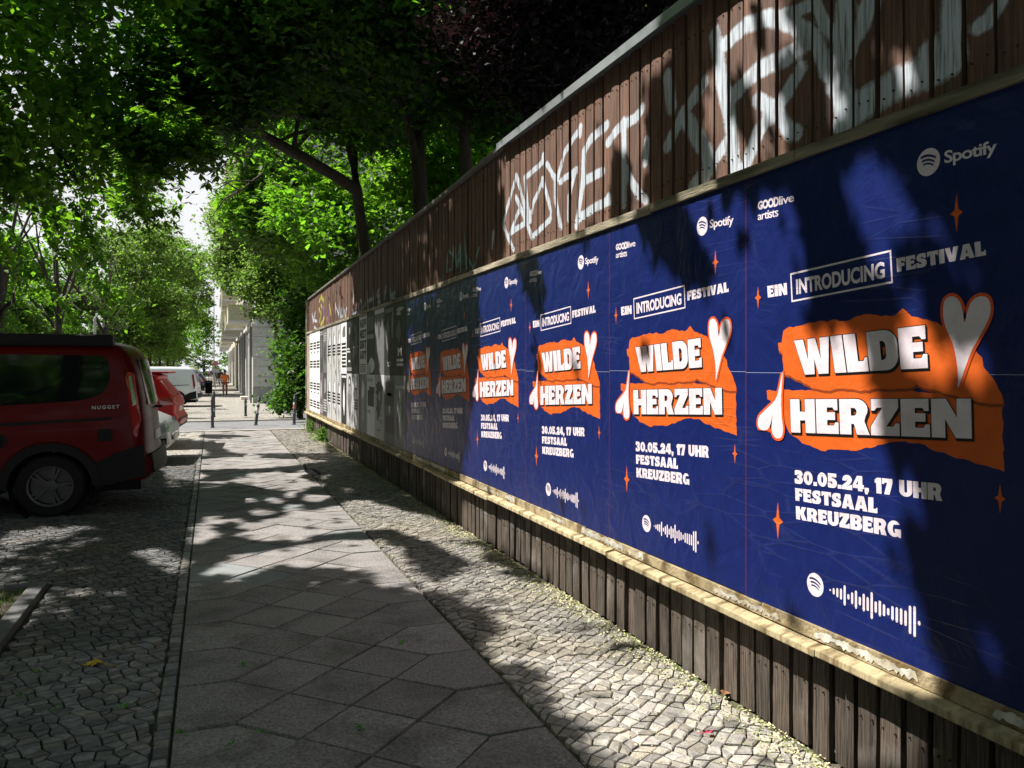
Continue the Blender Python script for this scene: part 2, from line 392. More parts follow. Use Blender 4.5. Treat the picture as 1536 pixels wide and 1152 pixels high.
# border row beside the slabs
rb = random.Random(3); y = 2.3; V = []; Fs = []; nb = 0
while y < 21.3:
    l = rb.uniform(.07, .11); x0 = XL - .072 + rb.uniform(-.006, .008); x1 = XL - .003 - rb.uniform(0, .006)
    P = [(x0 + rb.uniform(-.004, .004), y), (x1, y + rb.uniform(-.004, .004)), (x1, y + l - .007), (x0 + rb.uniform(-.004, .004), y + l - .007)]
    vs, fs = prism_np(P, .008, -.02, rb.uniform(-.006, .003))
    me = bpy.data.meshes.new('border_stone'); me.from_pydata(vs, [], fs); link('border_stone', me, STONE_L, verge); y += l

# diagonal slabs with pentagon edge stones
p_ = .52; hf = p_ / 2; Y0 = 1.2; NR = 39
sq = [(0, -hf), (hf, 0), (0, hf), (-hf, 0)]
def slab_mesh(name, P):
    vs, fs = prism_np(shrink(P, .005), .006, -.03, 0.0); me = bpy.data.meshes.new(name); me.from_pydata(vs, [], fs); return me
me_sq = slab_mesh('paving_slab', sq); me_l = slab_mesh('edge_slab', [(0, -hf), (hf, -hf), (p_, 0), (hf, hf), (0, hf)]); me_r = slab_mesh('edge_slab', [(0, -hf), (0, hf), (-hf, hf), (-p_, 0), (-hf, -hf)])
rs = random.Random(12); SM = {(0, 'L4'), }
smooth_pts = [(340, 1100), (335, 920), (1e9, 0)]
def add_slab(me, x, y, nm):
    me2 = me
    d = x * ST + y * CT; cxp = x + (hf if nm == 'l' else -hf if nm == 'r' else 0)
    mm = SLAB
    pxs = 768 + 1195 * (cxp * CT - y * ST) / d; pys = 552 + 1912 / d
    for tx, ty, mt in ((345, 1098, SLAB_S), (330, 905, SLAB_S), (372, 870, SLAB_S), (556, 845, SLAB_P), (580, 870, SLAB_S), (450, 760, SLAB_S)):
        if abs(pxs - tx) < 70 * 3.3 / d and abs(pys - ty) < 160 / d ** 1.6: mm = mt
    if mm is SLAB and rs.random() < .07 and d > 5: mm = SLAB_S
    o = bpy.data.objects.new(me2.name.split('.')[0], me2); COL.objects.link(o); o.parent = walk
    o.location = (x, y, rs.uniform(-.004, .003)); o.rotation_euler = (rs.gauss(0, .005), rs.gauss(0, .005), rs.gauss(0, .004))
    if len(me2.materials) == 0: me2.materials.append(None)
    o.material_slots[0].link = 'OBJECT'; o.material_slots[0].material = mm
for k in range(NR):
    yc = Y0 + (k + .5) * p_; yk = Y0 + k * p_
    if k < NR:
        add_slab(me_l, XL, yc, 'l'); add_slab(me_r, XR, yc, 'r')
        add_slab(me_sq, XL + 2 * hf + hf, yc, 's')
        add_slab(me_sq, XL + hf + hf * 1, yk, 's') if False else None
        add_slab(me_sq, XL + 2 * hf, yk, 's'); add_slab(me_sq, XL + 4 * hf, yk, 's')
# far side road crossing the pavement
road = sheet('side_road', -7.5, 40, [21.8, 23, 24.5, 26.2], mat('side_asphalt', (.17, .17, .18), .85, .15, 2, .4, 90), -.03)
kb = MB(); kerb = None
KERB = mat('granite_kerb', (.38, .36, .34), .75, .2, 20, .4, 60)
kr = MB().box((-7.5, 21.6, -.08), (2.6, 21.8, .002)).build('kerb', KERB); tag(kr, kind='structure')
kr = MB().box((-7.5, 26.2, -.1), (2.6, 26.4, -.02)).build('kerb', KERB); tag(kr, kind='structure')
# tree pit: kerb stone, soil, grass
pit = sheet('tree_pit_soil', -3.6, -1.23, [.5, 6.6], mat('soil', (.05, .038, .026), .95, .5, 12, 1, 40), .0)
pk = MB().box((-1.23, .8, -.1), (-1.125, 3.6, .035)).build('kerb', mat('dark_kerb', (.12, .12, .125), .7, .2, 20, .4, 80), None, bevel=.006); tag(pk, kind='structure')
pk = MB().box((-1.23, 3.606, -.1), (-1.125, 6.6, .035)).build('kerb', MATS['dark_kerb'], None, bevel=.006); tag(pk, kind='structure')
pk = MB().box((-3.6, 6.605, -.1), (-1.125, 6.7, .03)).build('kerb', MATS['dark_kerb'], None, bevel=.006); tag(pk, kind='structure')
def blades(name, C, n, spread, h, w, seed, m, z0=0.0):
    rng = np.random.default_rng(seed); V = np.zeros((n, 3, 3)); 
    b = np.array(C)[None, :] + np.c_[rng.normal(0, spread[0], n), rng.normal(0, spread[1], n), np.full(n, z0)]
    a = rng.uniform(0, 6.28, n); t = rng.uniform(.5, 1, n) * h; le = rng.normal(0, .35, (n, 2)) * h
    dx = np.c_[np.cos(a), np.sin(a), np.zeros(n)] * w
    V[:, 0] = b - dx; V[:, 1] = b + dx; V[:, 2] = b + np.c_[le, t]
    return mesh_np(name, V.reshape(-1, 3), 3, np.arange(3 * n))
rg = np.random.default_rng(4); n = 9000
b = np.c_[rg.uniform(-3.5, -1.25, n), rg.uniform(3.5, 6.55, n), np.zeros(n)]; a = rg.uniform(0, 6.28, n); V = np.zeros((n, 3, 3)); dx = np.c_[np.cos(a), np.sin(a), np.zeros(n)] * .003
V[:, 0] = b - dx; V[:, 1] = b + dx; V[:, 2] = b + np.c_[rg.normal(0, .02, (n, 2)), rg.uniform(.02, .07, n)]
tag(link('tree_pit_grass', mesh_np('g', V.reshape(-1, 3), 3, np.arange(3 * n)), GRASS), 'thin green grass growing in the dark tree pit', 'grass', kind='stuff')
# ------------------------------------------------------------------ fence
FE0, FE1 = 1.15, 21.3
fence = empty('board_fence', (2.40, 11.2, 0)); FO = Vector((2.40, 11.2, 0))
tag(fence, 'long brown board fence with sprayed graffiti carrying the row of posters', 'fence')
def rel(v): return (v[0] - FO.x, v[1] - FO.y, v[2] - FO.z)

def board_mat(name, base, dark, rough_amt, pale=None, gx=60, gzz=3.2, bd=.006):
    m = bpy.data.materials.new(name); m.use_nodes = True; t = m.node_tree; N = t.nodes; K = t.links
    b = N['Principled BSDF']; b.inputs['Roughness'].default_value = .72
    tc = N.new('ShaderNodeTexCoord'); oi = N.new('ShaderNodeObjectInfo')
    sc = N.new('ShaderNodeVectorMath'); sc.operation = 'SCALE'; sc.inputs[0].default_value = (13, 29, 17); K.new(oi.outputs['Random'], sc.inputs['Scale'])
    va = N.new('ShaderNodeVectorMath'); va.operation = 'ADD'; K.new(tc.outputs['Object'], va.inputs[0]); K.new(sc.outputs[0], va.inputs[1])
    mp = N.new('ShaderNodeMapping'); mp.inputs['Scale'].default_value = (gx, gx, gzz); K.new(va.outputs[0], mp.inputs[0])
    n = N.new('ShaderNodeTexNoise'); n.inputs['Scale'].default_value = 1; n.inputs['Detail'].default_value = 7; n.inputs['Roughness'].default_value = .65; K.new(mp.outputs[0], n.inputs[0])
    r = N.new('ShaderNodeMapRange'); r.inputs[1].default_value = .38; r.inputs[2].default_value = .62; K.new(n.outputs[0], r.inputs[0])
    mx = N.new('ShaderNodeMix'); mx.data_type = 'RGBA'; mx.inputs[6].default_value = (*dark, 1); mx.inputs[7].default_value = (*base, 1); K.new(r.outputs[0], mx.inputs[0]); cur = mx.outputs[2]
    if pale:
        n2 = N.new('ShaderNodeTexNoise'); n2.inputs['Scale'].default_value = 2.2; n2.inputs['Detail'].default_value = 6; K.new(va.outputs[0], n2.inputs[0])
        r2 = N.new('ShaderNodeMapRange'); r2.inputs[1].default_value = .56; r2.inputs[2].default_value = .66; r2.inputs[4].default_value = .55; K.new(n2.outputs[0], r2.inputs[0])
        m2 = N.new('ShaderNodeMix'); m2.data_type = 'RGBA'; K.new(r2.outputs[0], m2.inputs[0]); K.new(cur, m2.inputs[6]); m2.inputs[7].default_value = (*pale, 1); cur = m2.outputs[2]
    ov = N.new('ShaderNodeMapRange'); ov.inputs[3].default_value = .72; ov.inputs[4].default_value = 1.28; K.new(oi.outputs['Random'], ov.inputs[0])
    vs = N.new('ShaderNodeVectorMath'); vs.operation = 'SCALE'; K.new(cur, vs.inputs[0]); K.new(ov.outputs[0], vs.inputs['Scale']); cur = vs.outputs[0]
    for att, c in (('white_spray', (.48, .54, .61)), ('teal_spray', (.18, .42, .42)), ('yellow_spray', (.42, .40, .06)), ('violet_spray', (.16, .06, .16))):
        a = N.new('ShaderNodeAttribute'); a.attribute_name = att
        nn = N.new('ShaderNodeTexNoise'); nn.inputs['Scale'].default_value = 55; nn.inputs['Detail'].default_value = 4; K.new(va.outputs[0], nn.inputs[0])
        ad = N.new('ShaderNodeMath'); ad.operation = 'MULTIPLY_ADD'; K.new(nn.outputs[0], ad.inputs[0]); ad.inputs[1].default_value = .3; K.new(a.outputs['Fac'], ad.inputs[2])
        rr = N.new('ShaderNodeMapRange'); rr.inputs[1].default_value = .35; rr.inputs[2].default_value = .58; K.new(ad.outputs[0], rr.inputs[0])
        # grain shows through thin paint
        gr = N.new('ShaderNodeMapRange'); gr.inputs[1].default_value = .34; gr.inputs[2].default_value = .54; gr.inputs[3].default_value = .2; K.new(n.outputs[0], gr.inputs[0])
        ml = N.new('ShaderNodeMath'); ml.operation = 'MULTIPLY'; K.new(rr.outputs[0], ml.inputs[0]); K.new(gr.outputs[0], ml.inputs[1])
        m3 = N.new('ShaderNodeMix'); m3.data_type = 'RGBA'; K.new(ml.outputs[0], m3.inputs[0]); K.new(cur, m3.inputs[6]); m3.inputs[7].default_value = (*c, 1); cur = m3.outputs[2]
    K.new(cur, b.inputs['Base Color'])
    bp = N.new('ShaderNodeBump'); bp.inputs['Strength'].default_value = rough_amt; bp.inputs['Distance'].default_value = bd; K.new(n.outputs[0], bp.inputs['Height']); K.new(bp.outputs[0], b.inputs['Normal'])
    return m
UPB = board_mat('painted_board', (.165, .083, .054), (.06, .03, .021), .8, None, 75, 3.6, .007)
LOB = board_mat('weathered_board', (.125, .095, .073), (.02, .014, .010), 1.0, (.27, .245, .22), 115, 5.0, .014)

BX = 2.375                               # front face of the boards
def T2(l): return [F(640 + a / 2.504, b / 2.504, BX) for a, b in l]
def T3(l): return [F(1000 + a / 2.866, b / 2.866, BX) for a, b in l]
def T8(l): return [F(455 + a / 4.606, 430 + b / 4.606, BX) for a, b in l]
def T9(l): return [F(700 + a / 4.43, 160 + b / 4.43, BX) for a, b in l]
WHITE = []                               # (polyline on the fence, half width)
w = .026
for l in ([(330, 460), (240, 780), (310, 950)], [(335, 460), (410, 760), (290, 840), (350, 690)], [(385, 470), (400, 640), (420, 760)], [(390, 470), (500, 370), (505, 320)], [(330, 600), (380, 720), (430, 870), (560, 740)], [(500, 480), (560, 700), (550, 750)], [(500, 500), (440, 640), (430, 700)],
          [(530, 380), (590, 480), (590, 620), (625, 800)], [(600, 480), (650, 310), (760, 130), (755, 190)], [(620, 500), (730, 420)], [(725, 420), (680, 600), (680, 750)],
          ): WHITE.append((T9(l), w))
for l in ([(930, 120), (830, 210), (780, 300), (775, 480), (760, 600), (730, 790)], [(790, 490), (900, 430)], [(750, 740), (850, 670), (950, 620), (940, 600)],
          [(935, 240), (1020, 130), (1120, 80), (1170, 10)], [(1045, 100), (1045, 400), (1045, 650)], [(1060, 420), (1110, 520), (1150, 590), (1190, 620)], [(1200, 230), (1190, 370)], [(180, 840), (170, 930)]): WHITE.append((T9(l), .034))
for l, ww in (([(905, 290), (920, 400)], .05), ([(1040, 310), (960, 430), (905, 550)], .042), ([(975, 450), (1040, 560), (1065, 620), (1000, 710)], .055)): WHITE.append((T2(l), ww))
for l, ww in (([(205, 150), (235, 350), (270, 500), (290, 740)], .05), ([(205, 690), (250, 620)], .035), ([(250, 190), (330, 115), (440, 75), (540, 100), (640, 170), (690, 310)], .042),
              ([(275, 420), (400, 300), (520, 240), (590, 190)], .045), ([(335, 730), (400, 560), (500, 420), (575, 300)], .042), ([(395, 430), (470, 480), (530, 570), (560, 570)], .040), ([(640, 10), (680, 110), (800, 220)], .03),
              ([(770, 0), (750, 200), (740, 330), (760, 480)], .055), ([(880, 0), (840, 110), (790, 180)], .05), ([(760, 520), (860, 440), (980, 360), (1120, 310), (1220, 250)], .065), ([(1230, 0), (1220, 130), (1215, 270)], .05), ([(1130, 220), (1220, 230)], .05),
              ([(1440, 0), (1380, 90), (1340, 115)], .03), ([(720, 360), (790, 450), (870, 430)], .05), ([(500, 60), (560, 50), (640, 10)], .03)): WHITE.append((T3(l), ww))
for l in ([(345, 10), (340, 190), (375, 180)], [(395, 90), (382, 130), (385, 185), (400, 175), (405, 110), (395, 90)], [(430, 110), (415, 150), (420, 190)], [(440, 30), (447, 165)], [(445, 100), (485, 80)], [(480, 10), (487, 145)],
          [(520, 20), (505, 60), (525, 65), (510, 115), (535, 105)], [(572, 0), (560, 90)], [(600, 20), (605, 100)], [(630, 40), (608, 65), (632, 90)],
          [(222, 120), (225, 215)], [(222, 130), (245, 200), (250, 100)], [(262, 150), (258, 210), (275, 200), (275, 150)], [(285, 160), (290, 215), (300, 150)]): WHITE.append((T8(l), .032))
for l in ([(60, 190), (70, 250)], [(80, 180), (70, 230), (95, 240)], [(75, 280), (95, 300)]): WHITE.append((T8(l), .04))
TEAL = [(T2(l), .018) for l in ([(52, 1060), (60, 1035)], [(75, 1020), (80, 940), (100, 960), (95, 1010), (78, 1020)], [(105, 930), (112, 1000), (125, 920), (128, 1020)], [(143, 870), (152, 1010)], [(152, 965), (175, 1010), (195, 930)], [(112, 1000), (130, 960)])]
YEL = [(T8(l), ww) for l, ww in (([(112, 100), (124, 70), (136, 95)], .055), ([(108, 150), (122, 185), (114, 240)], .05), ([(118, 268), (134, 240), (150, 190)], .05), ([(182, 130), (190, 190)], .05), ([(146, 150), (150, 80)], .05), ([(120, 130), (140, 150)], .05), ([(164, 215), (170, 240)], .04))]
VIO = [(T8(l), .10) for l in ([(130, 130), (150, 200)], [(175, 170), (170, 230)])]
def field(S, Z, strokes):
    best = np.full(S.shape, -9.0)
    for pts, hw in strokes:
        ss = [p[0] for p in pts]; zs = [p[1] for p in pts]
        if S.max() < min(ss) - .3 or S.min() > max(ss) + .3: continue
        for (a0, b0), (a1, b1) in zip(pts[:-1], pts[1:]):
            dx, dy = a1 - a0, b1 - b0; L2 = dx * dx + dy * dy + 1e-9
            t = np.clip(((S - a0) * dx + (Z - b0) * dy) / L2, 0, 1)
            d = np.hypot(S - a0 - t * dx, Z - b0 - t * dy)
            best = np.maximum(best, .28 + (1 - d / hw) * .6)
    return best
def board(name, s0, s1, z0, z1, xf, thick, m, paint, nz, rng, jag=0.0):
    nx = 4 if nz > 8 else 1
    ss = np.linspace(s0, s1, nx + 1); zs = np.linspace(z0, z1, nz + 1)
    S, Z = np.meshgrid(ss, zs); S = S.ravel(); Z = Z.ravel()
    bow = rng.uniform(-.004, .004); tw = rng.uniform(-.003, .003)
    X = xf + bow * np.sin((Z - z0) / (z1 - z0) * 3.14) + tw * (S - s0) / (s1 - s0)
    edge = (S == s0) | (S == s1)
    X = np.where(edge, X + .004, X)                   # worn arrises
    wz = rng.uniform(-.0025, .0025) * np.sin(Z * rng.uniform(2, 9)); Sg = S + wz + np.where(edge, 1, 0) * np.sin(Z * 31 + s0 * 50) * .0012
    Zg = Z.copy()
    if jag: Zg = np.where(Z == z0, Z + rng.uniform(0, jag), Zg)
    cy = (s0 + s1) / 2
    V = [(x - xf, y - cy, z) for x, y, z in zip(X, Sg, Zg)]; k = nx + 1
    Fq = [(j * k + i, (j + 1) * k + i, (j + 1) * k + i + 1, j * k + i + 1) for j in range(nz) for i in range(nx)]
    # sides and back
    n0 = len(V); back = []
    for j in (0, nz):
        for i in (0, nx):
            v = V[j * k + i]; V.append((thick, v[1], v[2]))
    bl, br, tl, tr = n0, n0 + 1, n0 + 2, n0 + 3
    left = [j * k for j in range(nz + 1)]; right = [j * k + nx for j in range(nz + 1)]
    Fq.append(tuple(left[::-1] + [bl, tl])[::-1]); Fq.append(tuple(right + [tr, br])[::-1])
    Fq.append(tuple([i for i in range(nx + 1)] + [br, bl])[::-1]); Fq.append(tuple([nz * k + i for i in range(nx + 1)] + [tr, tl]))
    Fq.append((bl, br, tr, tl))
    me = bpy.data.meshes.new(name); me.from_pydata(V, [], Fq)
    if paint:
        full = np.zeros(len(V))
        for att, st in (('white_spray', WHITE), ('teal_spray', TEAL), ('yellow_spray', YEL), ('violet_spray', VIO)):
            f = field(S, Z, st)
            if f.max() > -1.5:
                a = me.attributes.new(att, 'FLOAT', 'POINT'); arr = np.full(len(V), -3.0, dtype=np.float32); arr[:len(f)] = f; a.data.foreach_set('value', arr)
    o = link(name, me, m, fence, rel((xf, cy, 0))); return o
rng = random.Random(77)
def topz(s):                                           # underside of the cap
    return 3.50 if s < 6.5 else 3.47 - .007 * (s - 6.5)
y = FE0; k = 0
gaps = {5.02: .05}
while y < FE1 - .05:
    w_ = .100 + rng.uniform(-.006, .006); g = .019 + rng.uniform(-.005, .006)
    if 4.95 < y < 5.07: g = .045
    nz = 56 if y < 8 else 36
    board('upper_board', y, y + w_, 2.46, topz(y) - .0 + 0, BX + rng.uniform(-.004, .004), .028, UPB, True, nz, rng); y += w_ + g
y = FE0; k = 0
while y < FE1 - .05:
    w_ = .096 + rng.uniform(-.010, .010); g = .022 + rng.uniform(-.006, .012)
    board('lower_board', y, y + w_, -.03 + rng.uniform(0, .03), .62, BX - .012 + rng.uniform(-.008, .008), .034, LOB, False, 14, rng, .02); y += w_ + g
DK = mat('gap_darkness', (.02, .016, .013), .95, .3, 10)  # near black, painted as the darkness seen through the gaps
def bar(name, x0, x1, s0, s1, z0, z1, m, bev=.004, top_slope=0.0):
    mb = MB(); c = ((x0 + x1) / 2, (s0 + s1) / 2, (z0 + z1) / 2)
    mb.box((x0 - c[0], s0 - c[1], z0 - c[2]), (x1 - c[0], s1 - c[1], z1 - c[2]))
    if top_slope: mb.v = [(a, b_, cc - (top_slope if (a < 0 and cc > 0) else 0)) for a, b_, cc in mb.v]
    return mb.build(name, m, fence, bevel=bev, loc=rel(c))
RAILM = mat('rail_wood', (.12, .08, .055), .85, .3, 10, .4, 60, stretch=(1, .2, 1), objvar=.2)
for z in (.22, 1.2, 2.7, 3.3):
    s = FE0
    while s < FE1:
        e = min(FE1, s + 4.0); bar('rail', 2.425, 2.475, s, e - .01, z, z + .09, RAILM); s = e
bar('gap_dark_sheet', 2.50, 2.515, FE0, FE1, -.05, 3.42, DK, 0)  # added dark sheet standing in for the shade behind the boards
for s in [1.4 + 2.0 * i for i in range(11)]:
    if s < FE1: bar('post', 2.52, 2.62, s, s + .1, -.1, 3.4, RAILM)
# panel the posters are pasted on
PANM = mat('poster_panel', (.28, .22, .15), .8, .3, 6, .3, 30)
for i in range(11):
    s0 = 1.2 + i * 1.83; bar('panel', 2.326, 2.358, s0, min(FE1 - .05, s0 + 1.826), .50, 2.50, PANM, 0)
TRIM = mat('weathered_trim', (.30, .24, .14), .8, .4, 10, .8, 60, stretch=(1, 1.2, 1), objvar=.12, col2=(.12, .08, .03), col2_scale=6, col2_lo=.48, col2_hi=.6)
TRIMU = mat('weathered_trim_upper', (.30, .26, .185), .8, .4, 12, .8, 60, stretch=(1, .25, 2.5), objvar=.15, col2=(.09, .085, .045), col2_scale=4, col2_lo=.46, col2_hi=.62)
LEDGE = mat('mossy_ledge', (.44, .36, .21), .8, .4, 9, .8, 70, stretch=(1, 2.5, .5), objvar=.1, col2=(.13, .085, .03), col2_scale=7, col2_lo=.48, col2_hi=.68)
js = [1.15, 2.72, 3.9, 5.85, 8.0, 10.1, 12.2, 14.3, 16.6, 18.9, 21.3]
for a, b_ in zip(js[:-1], js[1:]):
    bar('upper_trim', 2.296, 2.372, a + .002, b_ - .002, 2.47 + rng.uniform(-.004, .004), 2.525 + rng.uniform(-.004, .004), TRIMU, .004, .006)
js = [1.15, 2.55, 4.35, 6.6, 8.4, 10.6, 12.8, 15.0, 17.2, 19.3, 21.3]
for a, b_ in zip(js[:-1], js[1:]):
    dz = rng.uniform(-.006, .006)
    bar('ledge', 2.252, 2.345, a + .002, b_ - .002, .446 + dz, .490 + dz, LEDGE, .005, .014)
for a, b_ in zip(js[:-1], js[1:]):
    bar('lower_trim', 2.306, 2.3255, a + .4, b_ + .396 if b_ < 21 else FE1, .49, .548 + rng.uniform(-.004, .004), TRIM, .003)
# torn paper residue along the bottom strip
RES = mat('torn_paper', (.46, .45, .40), .8, .3, 20, .5, 50, objvar=.2, col2=(.35, .30, .2), col2_scale=9)
def flat_shape(name, pts, xloc, m, thick=.0015, par=None):
    """thin plate in the plane x = xloc from (s, z) points"""
    c = (sum(p[0] for p in pts) / len(pts), sum(p[1] for p in pts) / len(pts))
    v2 = [Vector((p[0] - c[0], p[1] - c[1], 0)) for p in pts]; tri = tessellate_polygon([v2]); n = len(pts)
    vs = [(0, p.x, p.y) for p in v2] + [(thick, p.x, p.y) for p in v2]
    fs = [tuple(t) for t in tri] + [(i, (i + 1) % n, n + (i + 1) % n, n + i) for i in range(n)]
    me = bpy.data.meshes.new(name); me.from_pydata(vs, [], fs)
    return link(name, me, m, par, rel((xloc, c[0], c[1])) if par is fence else (xloc, c[0], c[1]))
s = 1.3
while s < 12:
    l = rng.uniform(.15, .7)
    if rng.random() < .75:
        n = int(l / .012) + 2; z0 = .497; hh_ = rng.uniform(.515, .545); top = [(s + l * i / n, min(.549, hh_ + .006 * math.sin(i * .7) + rng.uniform(-.004, .004)) - (.02 if i in (0, n) else 0)) for i in range(n + 1)]; bot = [(s + l * i / n, z0 + rng.uniform(0, .02)) for i in range(n, -1, -1)]
        flat_shape('torn_paper', top + bot, 2.3035, RES, .001, fence)
    s += l + rng.uniform(.02, .3)
# nail heads
mb = MB(); y = FE0
rn = random.Random(5)
for ch in [c for c in COL.objects if c.name.startswith(('upper_board', 'lower_board'))]:
    up_b = ch.name.startswith('upper')
    yy = ch.location.y + FO.y
    if yy > 9: continue
    for z in ((2.62, 3.34) if up_b else (.26,)):
        for dy in (-.026, .026):
            a0 = yy + dy + rn.uniform(-.006, .006); zz = z + rn.uniform(-.015, .015); xf = ch.location.x + FO.x - .0065
            n = len(mb.v); mb.v += [(xf - FO.x, a0 + .0035 * math.cos(k * 1.047) - FO.y, zz + .0035 * math.sin(k * 1.047)) for k in range(6)]; mb.f.append(tuple(range(n, n + 6)))
            n2 = len(mb.v); mb.v += [(xf - FO.x + .01, v[1], v[2]) for v in mb.v[n:n + 6]]; mb.f += [(n + k, n + (k + 1) % 6, n2 + (k + 1) % 6, n2 + k) for k in range(6)]
tag(mb.build('nail_heads', mat('rusty_nail', (.06, .035, .025), .6, metal=.5), fence), kind='stuff')
# cap sheets
ZINC = mat('zinc_cap', (.34, .37, .39), .42, .15, 4, .15, 30, metal=.55, objvar=.12)
CAPO = mat('old_cap', (.17, .155, .14), .7, .3, 6, .4, 50, objvar=.2)
cj = [1.15, 2.3, 3.05, 3.86, 4.18, 4.95, 5.75, 6.47]
for a, b_ in zip(cj[:-1], cj[1:]):
    z = topz(a); mb = MB(); mb.box((2.30, a + .002, z - .025), (2.304, b_ + .004, z + .035)); mb.box((2.3045, a + .002, z + .028), (2.56, b_ + .004, z + .035)); mb.box((2.561, a + .002, z - .02), (2.565, b_ + .004, z + .035))
    mb.v = [(v[0] - FO.x, v[1] - FO.y, v[2]) for v in mb.v]; mb.build('cap_sheet', ZINC, fence)
cj = [6.48, 8.5, 10.6, 12.7, 14.8, 17, 19.2, 21.32]
for a, b_ in zip(cj[:-1], cj[1:]):
    z0, z1 = topz(a), topz(b_); mb = MB(); mb.box((2.335, a, z0), (2.55, b_ - .004, z0 + .035)); mb.v = [(v[0] - FO.x, v[1] - FO.y, v[2] + (z1 - z0 if v[1] > a + .1 else 0)) for v in mb.v]; mb.build('cap_board', CAPO, fence)
GREYP = mat('grey_paint', (.45, .47, .48), .6, .1, 5)
bar('end_post', 2.31, 2.44, FE1 + .004, FE1 + .06, -.05, 3.36, mat('pale_post', (.36, .25, .22), .7, .4, 8, .4, 50, col2=(.6, .58, .55), col2_scale=3))
# small grey metal box behind the far end
gb = MB().box((-.25, -.2, -.75), (.25, .2, .75)).box((-.28, -.24, .752), (.28, .24, .78)).mesh('x', bevel=.006)
o = empty('utility_cabinet', (2.75, 21.9, 0)); tag(o, 'tall pale grey metal cabinet just behind the far end of the board fence', 'cabinet')
MB().box((-.28, -.25, 0), (.28, .25, 3.42)).build('cabinet_body', GREYP, o, bevel=.01); MB().box((-.31, -.28, 3.422), (.31, .28, 3.46)).build('lid', GREYP, o, bevel=.005)

# ------------------------------------------------------------------ lettering
def rect(x0, y0, x1, y1): return [(x0, y0), (x1, y0), (x1, y1), (x0, y1)]
def arc(cx, cy, rx, ry, a0, a1, n=8): return [(cx + rx * math.cos(R(a0 + (a1 - a0) * i / n)), cy + ry * math.sin(R(a0 + (a1 - a0) * i / n))) for i in range(n + 1)]
